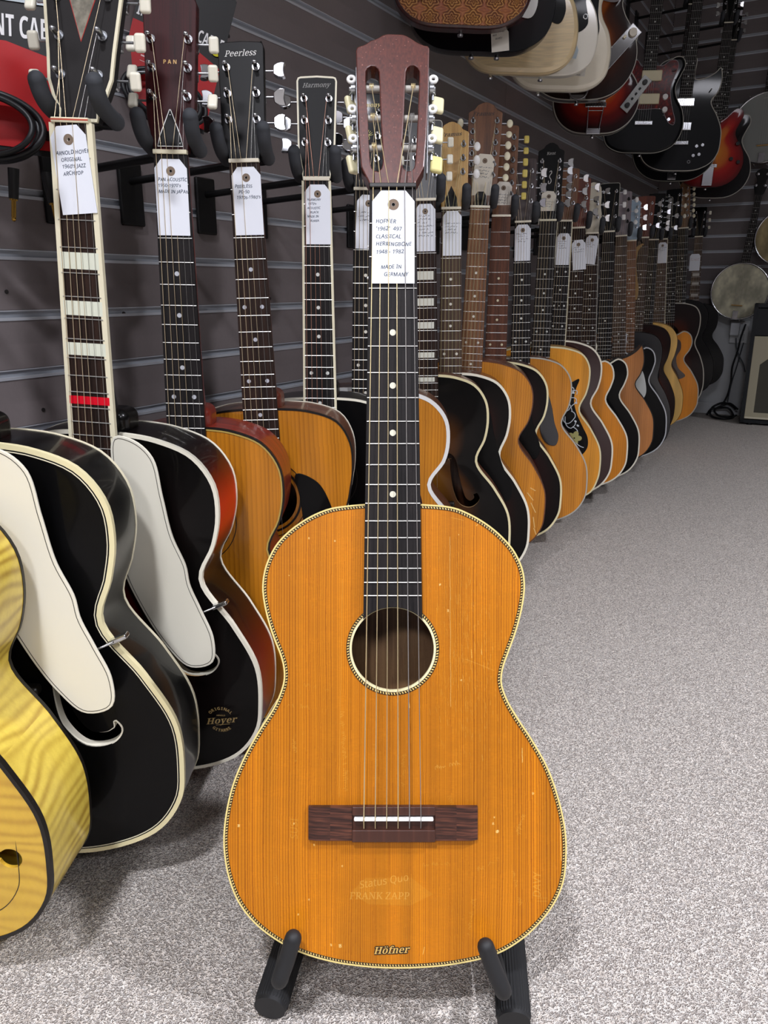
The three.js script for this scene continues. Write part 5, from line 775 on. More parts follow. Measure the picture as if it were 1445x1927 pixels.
function electric(S) {
  const T = atDepth(...S.tail, S.depth), psi = THREE.MathUtils.degToRad(S.psi ?? -6), o = ccw(spline(S.outline.map(([x, y]) => [x * (S.k ?? 1), y * (S.k ?? 1)]), 150)), D = S.D ?? 0.044;
  const g = thing(S.name ?? 'electric_guitar', S.label, 'guitar', EG), lean = S.lean ?? 0.03, roll = S.roll ?? 0;
  const y = UP.clone().addScaledVector(WN, lean).addScaledVector(WD, roll).normalize(), [ax, ay, az] = frameFrom(T.clone().add(y), T, psi);
  const frame = new THREE.Matrix4().makeBasis(ax, ay, az).setPosition(T); g.applyMatrix4(frame); frames[S.id] = { frame };
  const ymax = S.joinY * (S.k ?? 1), bevel = S.bevel ?? 0.006;
  if (S.burst) { part('body', shell(o, D), S.side ?? M.black, g); part('top', ringTop(inset(o, 0.0008), ymax * 0.58, S.arch ?? 0.006, 0.004, S.burst, 16, S.cx ?? 0), S.topMat ?? burstMat, g); }
  else part('body', plate(o, D, [], bevel), S.mat, g);
  if (S.binding) { part('binding', band(o, -0.0005, S.bindW ?? 0.004, -0.006, 0.0006), S.binding, g); if (S.backBinding) part('back_binding', band(o, -0.0005, 0.003, -D - 0.0005, -D + 0.003), S.binding, g); }
  const scale = S.scale ?? 0.635, bridgeY = (S.bridgeY ?? 0.12) * (S.k ?? 1), nutY = bridgeY + scale, raise = S.raise ?? 0.004, top = 0.001 + (S.arch ?? 0) * 0.6;
  part('neck', neckLoft(ymax - 0.03, nutY, 0.056, 0.042, 0.02, 0.03, 0.05).translate(0, 0, raise), S.neckMat ?? W.mahogany, g);
  fingerboard({ add: (m) => { m.position.z += raise; g.add(m); } }, { nutY, scale, frets: 21, nutW: 0.042, w12: 0.052, mat: S.board ?? W.ebonized, z: 0.006, inlays: S.inlays ?? DOTS, inlayMat: M.pearl, binding: S.boardBinding, boardBindW: 0.002 });
  part('nut', rbox(0.042, 0.005, 0.008, 0.001), M.bone, g, [0, nutY + 0.0025, raise + 0.005]);
  const H = headstock(g, nutY + 0.004, { type: 'rect', h: 0.16, w1: 0.032, w2: 0.036, mat: S.headMat ?? M.blackGuard, y0: 0.05, y1: 0.13, peg: 'kidney', pegMat: M.chrome }, 6);
  for (let i = 0; i < 6; i++) { const f = i / 5 - 0.5, a = V3(f * 0.034, nutY, raise + 0.008), z = V3(f * 0.05, bridgeY, top + 0.013), e = H.ends.filter((q) => q[0] === (f < 0 ? -1 : 1))[f < 0 ? i : 5 - i]; part('string', merge([rod(a, z, 0.0004, 4), rod(e[2], a, 0.0004, 4)]), M.steelString, g); }
  if (!S.noBridge) part('bridge', merge([rbox(0.075, 0.016, 0.01, 0.002).translate(0, bridgeY, top + 0.006), ...[0, 1, 2, 3, 4, 5].map((i) => rbox(0.007, 0.012, 0.005, 0.001).translate(-0.025 + i * 0.01, bridgeY, top + 0.0125))]), M.chrome, g);
  for (const x of S.buttons ?? [0]) part('strap_button', merge([new THREE.CylinderGeometry(0.004, 0.006, 0.008, 12).translate(x, -0.004, -D / 2), new THREE.CylinderGeometry(0.0075, 0.0065, 0.004, 14).translate(x, -0.01, -D / 2)]), S.buttonMat ?? M.chrome, g);
  if (S.more) S.more(g, { o, ymax, top, bridgeY });
  const kk = S.hang ?? true; if (kk) hanger(frame.clone(), nutY + 0.004, 'black padded upper hanger holding up ' + S.short);
  return g;
}
const knob = (g, x, y, z, m, r = 0.0095) => part('knob', new THREE.CylinderGeometry(r * 0.85, r, 0.014, 20).rotateX(Math.PI / 2), m, g, [x, y, z + 0.007]);
const pickup = (g, x, y, z, m, w = 0.085, h = 0.036) => part('pickup', rbox(w, h, 0.012, 0.004, 3), m, g, [x, y, z + 0.004]);
const guardOn = (g, pts, m, z, name = 'pickguard', th = 0.0025) => { const out = ccw(spline(pts, 100)); const p = part(name, plate(out, th, [], 0.0005), m, g, [0, 0, z + th]); return out; };
const tortoise = new THREE.MeshPhysicalMaterial({ map: metres(texture(128, 128, (x, y) => { const a = vnoise(x / 10, y / 13, 13, 10), b = vnoise(x / 4 + 3, y / 5, 32, 25); const v = a * a * 0.6 + b * b * 0.5; return [58 + 110 * v, 16 + 40 * v * v, 18 + 20 * v * v]; }), 0.12, 0.12), roughness: 0.4, clearcoat: 0.06, clearcoatRoughness: 0.1, specularIntensity: 0.3 });
const leather = (() => { const n = 256, f = (x, y) => { const u = (x % 64) / 64 - 0.5, v = (y % 48) / 48 - 0.5, r = Math.hypot(u, v * 0.9), a = Math.atan2(v, u); return 0.5 + 0.5 * Math.sin(r * 40 + Math.cos(a * 6) * 2.2) * (r < 0.46 ? 1 : 0.3); };
  const c = texture(n, 192, (x, y) => { const q = f(x, y), k = vnoise(x / 20, y / 20, 13, 10); return [104 + 100 * q + 26 * k, 60 + 96 * q * q + 26 * k, 36 + 66 * q * q]; }), b = texture(n, 192, (x, y) => { const v = f(x, y) * 255; return [v, v, v]; }, false);
  return new THREE.MeshPhysicalMaterial({ map: metres(c, 0.2, 0.15), bumpMap: metres(b, 0.2, 0.15), bumpScale: 0.003, roughness: 0.42, clearcoat: 0.3 }); })();
const tweed = new THREE.MeshPhysicalMaterial({ map: metres(texture(256, 256, (x, y) => { const w = vnoise(x / 30, y / 3 + Math.sin(x / 40) * 1.5, 9, 85), v = 248 - 26 * w; return [v, v * 0.9, v * 0.7]; }), 0.22, 0.22), roughness: 0.4, ...gloss });

function buildUpper() {
  const bs = burst;
  electric({ id: 'tooled', label: 'guitar with embossed tooled red and gold leather top and brown edge', short: 'the tooled leather guitar', tail: [868, 53], depth: 1.8, outline: stratO, k: 1, joinY: 0.31, psi: 0, mat: W.darkMahogany, D: 0.045, more: (g, i) => { part('leather_top', plate(inset(i.o, 0.007), 0.0016, [], 0.0006), leather, g, [0, 0, 0.0018]); part('control_plate', rbox(0.15, 0.034, 0.003, 0.001), M.chrome, g, [-0.06, 0.085, 0.003], [0, 0, -0.04]); knob(g, -0.1, 0.06, 0.0, M.chrome); } });
  electric({ id: 'redTwoTone', label: 'black guitar with dark red burst middle and white pickguard', short: 'the black and dark red burst guitar', tail: [903, 97], depth: 1.95, outline: stratO, k: 1.12, joinY: 0.31, psi: -2, side: M.black, burst: bs([0, '#b00c10'], [0.5, '#8a0a0e'], [0.76, '#14060a'], [1, '#07060a']), D: 0.05, arch: 0.002, buttons: [-0.02, 0.045], more: (g, i) => { guardOn(g, [[0.03, 0.33], [0.08, 0.32], [0.12, 0.25], [0.128, 0.18], [0.135, 0.1], [0.12, 0.075], [0.075, 0.09], [0.05, 0.15], [0, 0.17], [-0.05, 0.2], [-0.06, 0.3]], M.white, 0.003); part('jack', merge([new THREE.CylinderGeometry(0.0095, 0.0105, 0.004, 18).rotateX(Math.PI / 2), new THREE.TorusGeometry(0.006, 0.0018, 8, 18).translate(0, 0, 0.004)]), M.dullMetal, g, [0.108, 0.115, 0.007]); pickup(g, 0, 0.24, 0.004, M.white); } });
  electric({ id: 'tweed', label: 'cream guitar with rippled wood grain showing through the finish', short: 'the rippled cream guitar', tail: [975, 138], depth: 2.12, outline: stratO, k: 0.965, joinY: 0.31, psi: -3, mat: tweed, D: 0.045, bevel: 0.014, buttons: [-0.075], more: (g, i) => { guardOn(g, [[0.06, 0.3], [0.11, 0.28], [0.1, 0.22], [0.115, 0.15], [0.1, 0.12], [0.05, 0.14], [-0.03, 0.16], [-0.06, 0.24], [-0.03, 0.3]], M.blackGuard, 0.001); knob(g, 0.105, 0.2, 0.002, M.chrome, 0.013); } });
  electric({ id: 'whiteThin', label: 'slim white guitar with black pickguard between two cream ones', short: 'the slim white guitar', tail: [1018, 142], depth: 2.25, outline: stratO, k: 0.95, joinY: 0.31, psi: -4, mat: mat(0xf6f2e4, 0.35, gloss), D: 0.036, bevel: 0.004, more: (g, i) => { guardOn(g, [[0.05, 0.31], [0.1, 0.3], [0.115, 0.24], [0.11, 0.19], [0.12, 0.13], [0.09, 0.11], [0.05, 0.13], [-0.03, 0.16], [-0.05, 0.24]], M.blackGuard, 0.001); part('jack', new THREE.TorusGeometry(0.006, 0.002, 8, 16), M.chrome, g, [0.112, 0.15, 0.004]); } });
  electric({ id: 'creamBig', label: 'plain ivory guitar with long black pickguard and paper tags', short: 'the plain ivory guitar', tail: [1050, 170], depth: 2.4, outline: stratO, k: 0.94, joinY: 0.31, psi: -6, mat: mat(0xf8f0da, 0.35, gloss), D: 0.045, bevel: 0.014, buttons: [-0.06], more: (g, i) => { guardOn(g, [[0.04, 0.34], [0.085, 0.33], [0.098, 0.27], [0.1, 0.21], [0.108, 0.16], [0.095, 0.13], [0.06, 0.14], [0.02, 0.18], [-0.04, 0.2], [-0.05, 0.28]], M.blackGuard, 0.001); part('jack', new THREE.TorusGeometry(0.0055, 0.002, 8, 16), M.chrome, g, [0.085, 0.17, 0.004]); part('screw', new THREE.SphereGeometry(0.0025, 8, 6), M.chrome, g, [0.152, 0.12, 0.0]); } });
  electric({ id: 'brownHollow', label: 'brown burst hollow guitar with slanted switch plate and white line binding', short: 'the brown hollow guitar with switch plate', tail: [1086, 188], depth: 2.55, outline: doubleO, k: 0.9, joinY: 0.38, psi: -7, side: mat(0x0a0a0c, 0.3, gloss), burst: bs([0, '#c0701c'], [0.4, '#a05014'], [0.62, '#4a2210'], [0.85, '#2a140c'], [1, '#1c0e0a']), D: 0.05, arch: 0.012, binding: M.greyBinding, bindW: 0.0018, backBinding: true, more: (g, i) => {
    guardOn(g, [[0.02, 0.4], [0.08, 0.4], [0.1, 0.36], [0.11, 0.31], [0.1, 0.28], [0.06, 0.28], [0.02, 0.3]], mat(0x3c0d10, 0.2, gloss), 0.01);
    const pl = part('switch_plate', rbox(0.04, 0.15, 0.003, 0.001), mat(0x241210, 0.3, gloss), g, [0.118, 0.15, 0.008], [0, 0, -0.72]); part('plate_edge', band([V2(-0.02, -0.075), V2(0.02, -0.075), V2(0.02, 0.075), V2(-0.02, 0.075)], 0, 0.0012, -0.001, 0.0022), M.silverBinding, pl); part('knob', new THREE.CylinderGeometry(0.012, 0.014, 0.012, 24).rotateX(Math.PI / 2), mat(0xdad2bf, 0.3), pl, [0.0, 0.055, 0.008]); part('switch', rbox(0.008, 0.01, 0.008, 0.001), M.cream, pl, [-0.01, 0.03, 0.005]);
    part('tailpiece', merge([rbox(0.05, 0.012, 0.004, 0.001).translate(0, 0.008, 0.008), new THREE.TorusGeometry(0.03, 0.003, 8, 20, Math.PI).rotateZ(Math.PI).translate(0, 0.03, 0.01)]), M.dullMetal, g); } });
  electric({ id: 'panelHollow', label: 'red sunburst hollow guitar with white slanted control panel and trapeze tailpiece', short: 'the sunburst hollow guitar with control panel', tail: [1115, 252], depth: 2.85, outline: doubleO, k: 0.78, joinY: 0.38, psi: -9, side: mat(0x2c1408, 0.3, gloss), burst: bs([0, '#e09418'], [0.3, '#d8780e'], [0.5, '#b02c08'], [0.72, '#6a0a0a'], [0.9, '#2c0608'], [1, '#1c0506']), D: 0.048, arch: 0.012, binding: M.greyBinding, bindW: 0.003, backBinding: true, more: (g, i) => {
    const pn = part('control_panel', rbox(0.034, 0.13, 0.004, 0.001), new THREE.MeshPhysicalMaterial({ color: 0xc9cdd0, map: pearlTex, roughness: 0.25, ...gloss }), g, [0.138, 0.13, 0.007], [0, 0.06, -0.62]);
    for (const [y, r] of [[0.046, 0.0095], [-0.046, 0.0095]]) part('knob', new THREE.CylinderGeometry(r * 0.8, r, 0.014, 18).rotateX(Math.PI / 2), M.black, pn, [0, y, 0.008]); for (const y of [-0.02, 0, 0.02]) part('switch', rbox(0.007, 0.008, 0.009, 0.002), M.black, pn, [0, y, 0.005]);
    part('tailpiece', merge([rod(V3(-0.026, 0.105, 0.016), V3(-0.022, 0.012, 0.008), 0.0022), rod(V3(0.03, 0.105, 0.016), V3(0.02, 0.012, 0.008), 0.0022), rod(V3(-0.025, 0.075, 0.015), V3(0.027, 0.075, 0.015), 0.0016), rod(V3(-0.03, 0.107, 0.016), V3(0.034, 0.107, 0.016), 0.004), rbox(0.052, 0.022, 0.006, 0.006, 3).translate(0, 0.008, 0.006)]), M.chrome, g); } });
  electric({ id: 'offset', label: 'black offset guitar with dark tortoiseshell pickguard and cream pickups', short: 'the black guitar with tortoiseshell pickguard', tail: [1204, 288], depth: 3.43, outline: offsetO, k: 1, joinY: 0.338, psi: -10, mat: mat(0x04060a, 0.35, { clearcoat: 0.2, clearcoatRoughness: 0.05, specularIntensity: 0.3 }), D: 0.046, bevel: 0.012, binding: M.greyBinding, bindW: 0.0016, more: (g, i) => {
    const out = guardOn(g, [[0.034, 0.345], [0.055, 0.345], [0.085, 0.365], [0.112, 0.362], [0.12, 0.34], [0.108, 0.3], [0.098, 0.26], [0.104, 0.215], [0.118, 0.17], [0.132, 0.13], [0.128, 0.112], [0.108, 0.118], [0.088, 0.145], [0.072, 0.172], [0.05, 0.176], [-0.04, 0.178], [-0.08, 0.22], [-0.1, 0.3], [-0.085, 0.37], [-0.05, 0.365], [-0.034, 0.345]], tortoise, 0.001); part('pickguard_edge', band(out, 0, 0.0016, 0.001, 0.0042), mat(0x9d9298, 0.4), g);
    for (const y of [0.305, 0.215]) pickup(g, 0.012, y, 0.004, mat(0xe2d9b4, 0.35), 0.085, 0.042); knob(g, 0.078, 0.222, 0.004, M.white, 0.0125); knob(g, 0.082, 0.172, 0.004, M.white, 0.0125); part('switch', rod(V3(0.095, 0.322, 0.004), V3(0.11, 0.326, 0.018), 0.003, 10), M.chrome, g); part('jack', new THREE.CylinderGeometry(0.007, 0.008, 0.005, 16).rotateX(Math.PI / 2), M.chrome, g, [0.104, 0.134, 0.005]);
    for (const [x, y] of [[0.06, 0.335], [0.1, 0.352], [0.112, 0.29], [0.098, 0.24], [0.11, 0.19], [0.125, 0.122], [0.08, 0.15], [0.06, 0.178]]) part('screw', new THREE.SphereGeometry(0.0022, 8, 6), M.chrome, g, [x, y, 0.004]); } });
  electric({ id: 'blackSingle', label: 'glossy black single cutaway guitar with four chrome knobs', short: 'the glossy black single cutaway guitar', tail: [1272, 322], depth: 3.62, outline: singleO(1.06), joinY: 0.42, psi: -12, mat: mat(0x04060a, 0.35, { clearcoat: 0.2, clearcoatRoughness: 0.05, specularIntensity: 0.3 }), D: 0.05, bevel: 0.004, binding: M.greyBinding, bindW: 0.003, more: (g, i) => { for (const [x, y] of [[0.075, 0.105], [0.1, 0.11], [0.065, 0.065], [0.09, 0.07]]) knob(g, x, y, 0.001, M.chrome, 0.008); part('jack', new THREE.TorusGeometry(0.006, 0.002, 8, 16), M.dullMetal, g, [0.05, 0.04, 0.002]); pickup(g, 0, 0.19, 0.001, M.chrome); pickup(g, 0, 0.29, 0.001, M.chrome); part('switch', rod(V3(0.1, 0.33, 0), V3(0.106, 0.34, 0.02), 0.003, 8), M.chrome, g); } });
  electric({ id: 'blackLower', label: 'black hollow guitar with grey edge hanging lowest behind the black ones', short: 'the lowest black hollow guitar', tail: [1262, 341], depth: 3.8, outline: doubleO, k: 1, joinY: 0.38, psi: -13, side: M.black, burst: bs([0, '#0a0d12'], [1, '#05060a']), arch: 0.01, binding: M.greyBinding, bindW: 0.002, D: 0.045, more: (g, i) => { part('tailpiece', rbox(0.04, 0.09, 0.004, 0.002), M.chrome, g, [0, 0.05, 0.014]); } });
  electric({ id: 'cherry', label: 'cherry red sunburst guitar with yellow centre near the wall corner', short: 'the cherry sunburst guitar', tail: [1328, 352], depth: 3.95, outline: doubleO, k: 0.82, joinY: 0.38, psi: -14, side: mat(0x5c0a0a, 0.3, gloss), burst: bs([0, '#e0a02c'], [0.45, '#d0702c'], [0.62, '#b42420'], [0.85, '#8a1014'], [1, '#5c0a0c']), arch: 0.01, D: 0.045, more: (g) => { part('tailpiece', rbox(0.05, 0.1, 0.004, 0.002), M.chrome, g, [0, 0.055, 0.014]); for (const [x, y] of [[0.1, 0.13], [0.135, 0.115], [0.12, 0.2]]) knob(g, x, y, 0.004, M.black, 0.01); } });
  electric({ id: 'lastDark', label: 'dark thin-edged guitar behind the cherry sunburst one', short: 'the dark guitar behind the cherry one', tail: [1336, 373], depth: 4.15, outline: doubleO, k: 0.92, joinY: 0.38, psi: -15, side: mat(0x140a0c, 0.3, gloss), burst: bs([0, '#1c0c10'], [1, '#0a0609']), arch: 0.01, binding: M.greyBinding, bindW: 0.003, D: 0.045 });
  // paper notes on the upper row
  const note = (px, py, depthAt, w, h, rot, label, n, paper) => { const P = atDepth(px, py, depthAt), z = EYE.clone().sub(P).setY(0.1).normalize(), x = UP.clone().cross(z).normalize(), yv = z.clone().cross(x), f = new THREE.Matrix4().makeBasis(x, yv, z).setPosition(P).multiply(new THREE.Matrix4().makeRotationZ(rot)); priceTag(f, new THREE.Matrix4(), n, label, { w, h, paper, plain: true, size: 34, top: 60, lead: 46, ink: '#55534e', seed: px | 0, px: 192 }); };
  note(940, 52, 1.86, 0.042, 0.052, 0.08, 'small cream note stuck to the black and dark red burst guitar', ['TWO TONE', 'RED', '> BURST'], '#e2ddd0');
  note(1080, 84, 2.2, 0.034, 0.034, -0.25, 'pale blue paper note beside the slim white guitar', 2, '#cfe0ea');
  note(1090, 118, 2.33, 0.045, 0.036, -0.12, 'white handwritten note on the plain ivory guitar', 4, '#e9e6dc');
}
// ---------- cables, back wall ----------
function cablePack(px, py, out, label, o) {                      // hanging retail card with a coil of instrument cable
  const P = onPlane(px, py, plan(0, out), WN), g = thing('cable_pack', label, 'cable pack', 'instrument cables on cards'); g.position.copy(P); g.rotation.set(0, o.turn, 0); g.rotateZ(o.tilt ?? 0);
  const w = o.w ?? 0.15, h = 0.23, card = ccw([V2(-w / 2, -h * 0.45), V2(w / 2, -h * 0.45), V2(w / 2, h * 0.5), V2(w * 0.3, h * 0.62), V2(-w * 0.3, h * 0.62), V2(-w / 2, h * 0.5)]);
  part('card', plate(card, 0.0016, [], 0.0002), mat(0x0c0b0c, 0.4), g);
  part('red_panel', plate(ccw([V2(-w / 2, -h * 0.42), V2(w / 2, -h * 0.42), V2(w / 2, h * 0.02), V2(w * 0.1, h * 0.1), V2(-w / 2, h * 0.1)]), 0.001), mat(0xb3080e, 0.45), g, [0, 0, 0.0012]);
  part('red_corner', plate(ccw([V2(-w * 0.5, h * 0.5), V2(-w * 0.3, h * 0.62), V2(w * 0.3, h * 0.62), V2(w * 0.42, h * 0.54), V2(-w * 0.1, h * 0.44)]), 0.001), mat(0xc20a12, 0.4), g, [0, 0, 0.0012]);
  decal('card_lettering', w * 0.98, 0.032, (x, a, b) => { x.fillStyle = '#f2f2f2'; x.font = 'bold 92px sans-serif'; x.textAlign = 'right'; x.textBaseline = 'middle'; x.fillText('INSTRUMENT CABLE', a * 0.99, b / 2, a * 0.98); }, g, [0, h * 0.175, 0.0008]);
  decal('brand_lettering', w * 0.4, 0.02, (x, a, b) => { x.fillStyle = '#ffffff'; x.font = 'bold 104px sans-serif'; x.textAlign = 'center'; x.textBaseline = 'middle'; x.fillText("D'Addario", a / 2, b / 2); }, g, [w * 0.05, h * 0.555, 0.0014]);
  decal('small_print', w * 0.5, 0.03, (x, a, b) => { x.fillStyle = '#f0c8c8'; for (let i = 0; i < 4; i++) x.fillRect(10, 20 + i * 60, a * (0.8 - 0.12 * (i % 3)), 16); }, g, [-w * 0.1, -h * 0.08, 0.0018]);
  if (o.foil) { part('foil_panel', box(w * 0.98, h * 0.2, 0.001), mat(0xaab4b8, 0.25, { metalness: 0.7 }), g, [0, h * 0.39, 0.0014]); part('price_dot', new THREE.CylinderGeometry(0.009, 0.009, 0.0006, 20).rotateX(Math.PI / 2), mat(0xd8d21a, 0.6), g, [w * 0.3, h * 0.36, 0.0024]); }
  const coil = (r, k, z, cy) => { const p = []; for (let i = 0; i < 16; i++) { const a = i / 16 * 2 * Math.PI; p.push(V3(Math.cos(a) * r * 1.05, cy + Math.sin(a) * r * k, z + 0.004 * Math.sin(a * 3 + r * 50))); } return pipe(p, 0.0038, 64, 8, true); };
  const cab = mat(0x15171a, 0.45);
  [[0.062, 0.62, 0.012], [0.058, 0.66, 0.019], [0.065, 0.58, 0.026], [0.055, 0.6, 0.033]].forEach(([r, k, z]) => part('cable_coil', coil(r, k, z, -h * 0.34), cab, g));
  part('cable_tie', rbox(0.016, 0.03, 0.036, 0.005, 3), M.black, g, [0, -h * 0.34 - 0.036, 0.02]);
  for (const [x, a] of o.plugs ?? [[-0.03, 0], [0.012, 0.24]]) { const pg = part('plug_sleeve', new THREE.CylinderGeometry(0.0068, 0.0058, 0.036, 14), M.blackSatin, g, [x, -h * 0.62, 0.028], [0, 0, -a]); part('plug_tip', merge([new THREE.CylinderGeometry(0.003, 0.003, 0.022, 12).translate(0, -0.029, 0), new THREE.SphereGeometry(0.0031, 10, 8).translate(0, -0.042, 0), new THREE.CylinderGeometry(0.0021, 0.0021, 0.003, 10).translate(0, -0.0385, 0), new THREE.CylinderGeometry(0.005, 0.005, 0.004, 12).translate(0, -0.018, 0)]), M.brass, pg); }
  const hook = part('peg_hook', pipe([V3(0, h * 0.58, -out + 0.0), V3(0, h * 0.58, 0.0), V3(0, h * 0.6, 0.03)], 0.003, 16, 8), M.chrome, g);
}
function banjo(label, px, py, R, neckEnd, o = {}) {              // centre of the pot on the back wall
  const BN = WD.clone().negate(), P = onPlane(px, py, plan(S1 - 0.1, 0), BN), g = thing('banjo', label, 'banjo', 'banjos on the back wall'); g.position.copy(P); g.rotation.y = -Math.PI / 6; g.rotateZ(o.tilt ?? 0); g.rotateX(o.lean ?? 0);
  const skin = new THREE.MeshStandardMaterial({ map: o.skin, color: o.color ?? 0xffffff, roughness: 0.7 });
  part('skin', new THREE.CylinderGeometry(R * 0.97, R * 0.97, 0.003, 64).rotateX(Math.PI / 2), skin, g, [0, 0, 0.03]);
  part('rim', new THREE.LatheGeometry([V2(R * 0.93, -0.03), V2(R, -0.03), V2(R * 1.01, 0), V2(R, 0.026), V2(R * 0.985, 0.026)], 64).rotateX(Math.PI / 2), W.walnut, g);
  part('tension_hoop', new THREE.TorusGeometry(R * 0.985, R * 0.035, 10, 72).translate(0, 0, 0.03), M.chrome, g);
  for (let i = 0; i < 18; i++) { const a = i / 18 * 2 * Math.PI; part('hook', merge([rod(V3(0, 0, 0.034), V3(0, 0, -0.02), 0.0022, 6), new THREE.SphereGeometry(0.004, 8, 6).translate(0, 0, -0.02)]), M.chrome, g, [Math.cos(a) * R * 1.05, Math.sin(a) * R * 1.05, 0]); }
  part('resonator_back', new THREE.CylinderGeometry(R * 0.95, R * 0.9, 0.02, 48).rotateX(Math.PI / 2), M.black, g, [0, 0, -0.035]);
  const L = neckEnd; part('neck', neckLoft(R * 1.0, R + L, 0.046, 0.032, 0.02, 0.04, 0.05).translate(0, 0, 0.032), M.black, g);
  fingerboard({ add: (m) => { m.position.z += 0.032; g.add(m); } }, { nutY: R + L, scale: L * 1.7, frets: 17, nutW: 0.031, w12: 0.042, mat: W.ebonized, z: 0.005, inlays: [[3, 'dot'], [5, 'dot'], [7, 'dot'], [10, 'dot'], [12, 'dot']], inlayMat: M.pearl, endD: L - 0.002 });
  const hs = ccw(spline([[-0.016, 0], [0.016, 0], [0.03, 0.03], [0.034, 0.05], [0.024, 0.065], [0.026, 0.085], [0.04, 0.11], [0.03, 0.13], [0.01, 0.14], [-0.01, 0.14], [-0.03, 0.13], [-0.04, 0.11], [-0.026, 0.085], [-0.024, 0.065], [-0.034, 0.05], [-0.03, 0.03]], 80));
  const hd = part('headstock', plate(hs, 0.014, [], 0.001), M.black, g, [0, R + L, 0.036], [-0.15, 0, 0]);
  for (const [x, y] of [[-0.024, 0.05], [0.024, 0.05], [-0.024, 0.11], [0.024, 0.11]]) part('tuning_post', G.post, M.chrome, hd, [x, y, 0], [0, 0, 0], [1.3, 1.3, 1]);
  for (let i = 0; i < 4; i++) { const f = (i / 3 - 0.5); part('string', rod(V3(f * 0.024, R + L, 0.041), V3(f * 0.034, -R * 0.5, 0.044), 0.0004, 4), M.steelString, g); }
  part('bridge', rbox(0.06, 0.006, 0.014, 0.001), W.maple, g, [0, -R * 0.5, 0.036]); part('tailpiece', rbox(0.03, 0.05, 0.004, 0.001), M.chrome, g, [0, -R * 0.85, 0.036]);
  part('wall_hook', rod(V3(0, R + L - 0.01, -0.098), V3(0, R + L - 0.01, 0.02), 0.005, 8), M.blackMetal, g);
  return g;
}
function buildMisc() {
  cablePack(-18, 112, 0.12, 'red and black cable card with foil top hanging behind the black archtop headstocks', { turn: 0.12, tilt: -0.1, w: 0.19, foil: true, plugs: [[0.032, 0.02], [0.075, -0.22]] });
  cablePack(330, 100, 0.045, 'red and black cable card behind the dark red headstock', { turn: 0.35, tilt: -0.32, foil: false, plugs: [] });
  part('price_dot', new THREE.CylinderGeometry(0.009, 0.009, 0.0006, 20).rotateX(Math.PI / 2), mat(0xd8d21a, 0.6), scene.children.filter((c) => c.name.startsWith('cable_pack')).pop(), [0.062, 0.03, 0.0024]);
  // banjos
  const vellum = texture(256, 256, (x, y) => { const a = vnoise(x / 38, y / 30, 7, 9), b = vnoise(x / 12 + 4, y / 9, 22, 29), c = hash(x, y), v = 150 + 62 * a + 26 * b + 8 * c; return [v, v * 0.985, v * 0.86]; });
  banjo('small banjo with mottled aged skin hanging above the power socket', 1393, 548, 0.158, 0.36, { skin: vellum, tilt: -0.07 });
  banjo('larger banjo with plain grey skin hung high by the upper guitars', 1440, 242, 0.178, 0.5, { skin: texture(8, 8, () => [150, 154, 150]), tilt: 0 });
  { const g = banjo('wooden rimmed banjo cut short beside the small aged one', 1476, 447, 0.15, 0.34, { skin: vellum, tilt: 0, color: 0xc8b89a }); }
  // amplifier
  const BN = WD.clone().negate(), corner = onFloor(1389, 797), a = thing('guitar_amplifier', 'black combo amplifier with cream front and dark grille cloth on the carpet', 'amplifier'), AW = 0.62, AH = 0.66, AD = 0.23;
  a.position.copy(corner.clone().addScaledVector(WN, AW / 2).addScaledVector(WD, AD / 2)); a.rotation.y = -Math.PI / 6 + 0.06;
  const tolex = mat(0x10161c, 0.55), creamTolex = mat(0xb9b39a, 0.6);
  part('cabinet', merge([box(AW, 0.02, AD, 0, AH - 0.01, 0), box(AW, 0.02, AD, 0, 0.01, 0), box(0.02, AH, AD, -AW / 2 + 0.01, AH / 2, 0), box(0.02, AH, AD, AW / 2 - 0.01, AH / 2, 0), box(AW, AH, 0.012, 0, AH / 2, -AD / 2 + 0.006)]), tolex, a);
  const f = [V2(-0.29, 0.025), V2(0.29, 0.025), V2(0.29, 0.485), V2(-0.29, 0.485)], gr = [V2(-0.245, 0.06), V2(0.245, 0.06), V2(0.245, 0.36), V2(0.12, 0.44), V2(-0.12, 0.44), V2(-0.245, 0.33)];
  part('front_panel', plate(ccw(f), 0.014, [gr.slice().reverse()], 0.002), creamTolex, a, [0, 0, AD / 2 - 0.002]); part('front_trim', rbox(0.58, 0.01, 0.012, 0.003), mat(0xd9d4bd, 0.45), a, [0, 0.03, AD / 2]);
  part('grille_cloth', plate(ccw(gr), 0.004), new THREE.MeshStandardMaterial({ map: metres(texture(64, 64, (x, y) => { const v = 54 + ((x + y) % 4 < 2 ? 26 : 0) + hash(x, y) * 24; return [v, v * 0.98, v * 0.88]; }), 0.03, 0.03), roughness: 0.9 }), a, [0, 0, AD / 2 - 0.012]);
  part('control_fascia', box(AW - 0.04, 0.145, 0.02, 0, 0.562, AD / 2 - 0.016), tolex, a); part('chrome_strip', box(AW - 0.1, 0.012, 0.006, 0.04, 0.664, AD / 2 - 0.02), M.nickel, a);
  part('badge', merge([rbox(0.16, 0.07, 0.006, 0.003)]), mat(0xe2e8ea, 0.35), a, [-0.08, 0.565, AD / 2 - 0.003]); part('badge_face', box(0.145, 0.055, 0.002), mat(0x4a6c86, 0.4), a, [-0.08, 0.565, AD / 2 + 0.0005]);
  for (let i = 0; i < 6; i++) part('knob', new THREE.CylinderGeometry(0.012, 0.013, 0.016, 16), M.nickel, a, [-0.16 + i * 0.07, AH + 0.008, AD / 2 - 0.06]);
  part('handle', pipe([V3(-0.09, AH, 0), V3(-0.07, AH + 0.022, 0), V3(0.07, AH + 0.022, 0), V3(0.09, AH, 0)], 0.008, 20, 8), M.black, a);
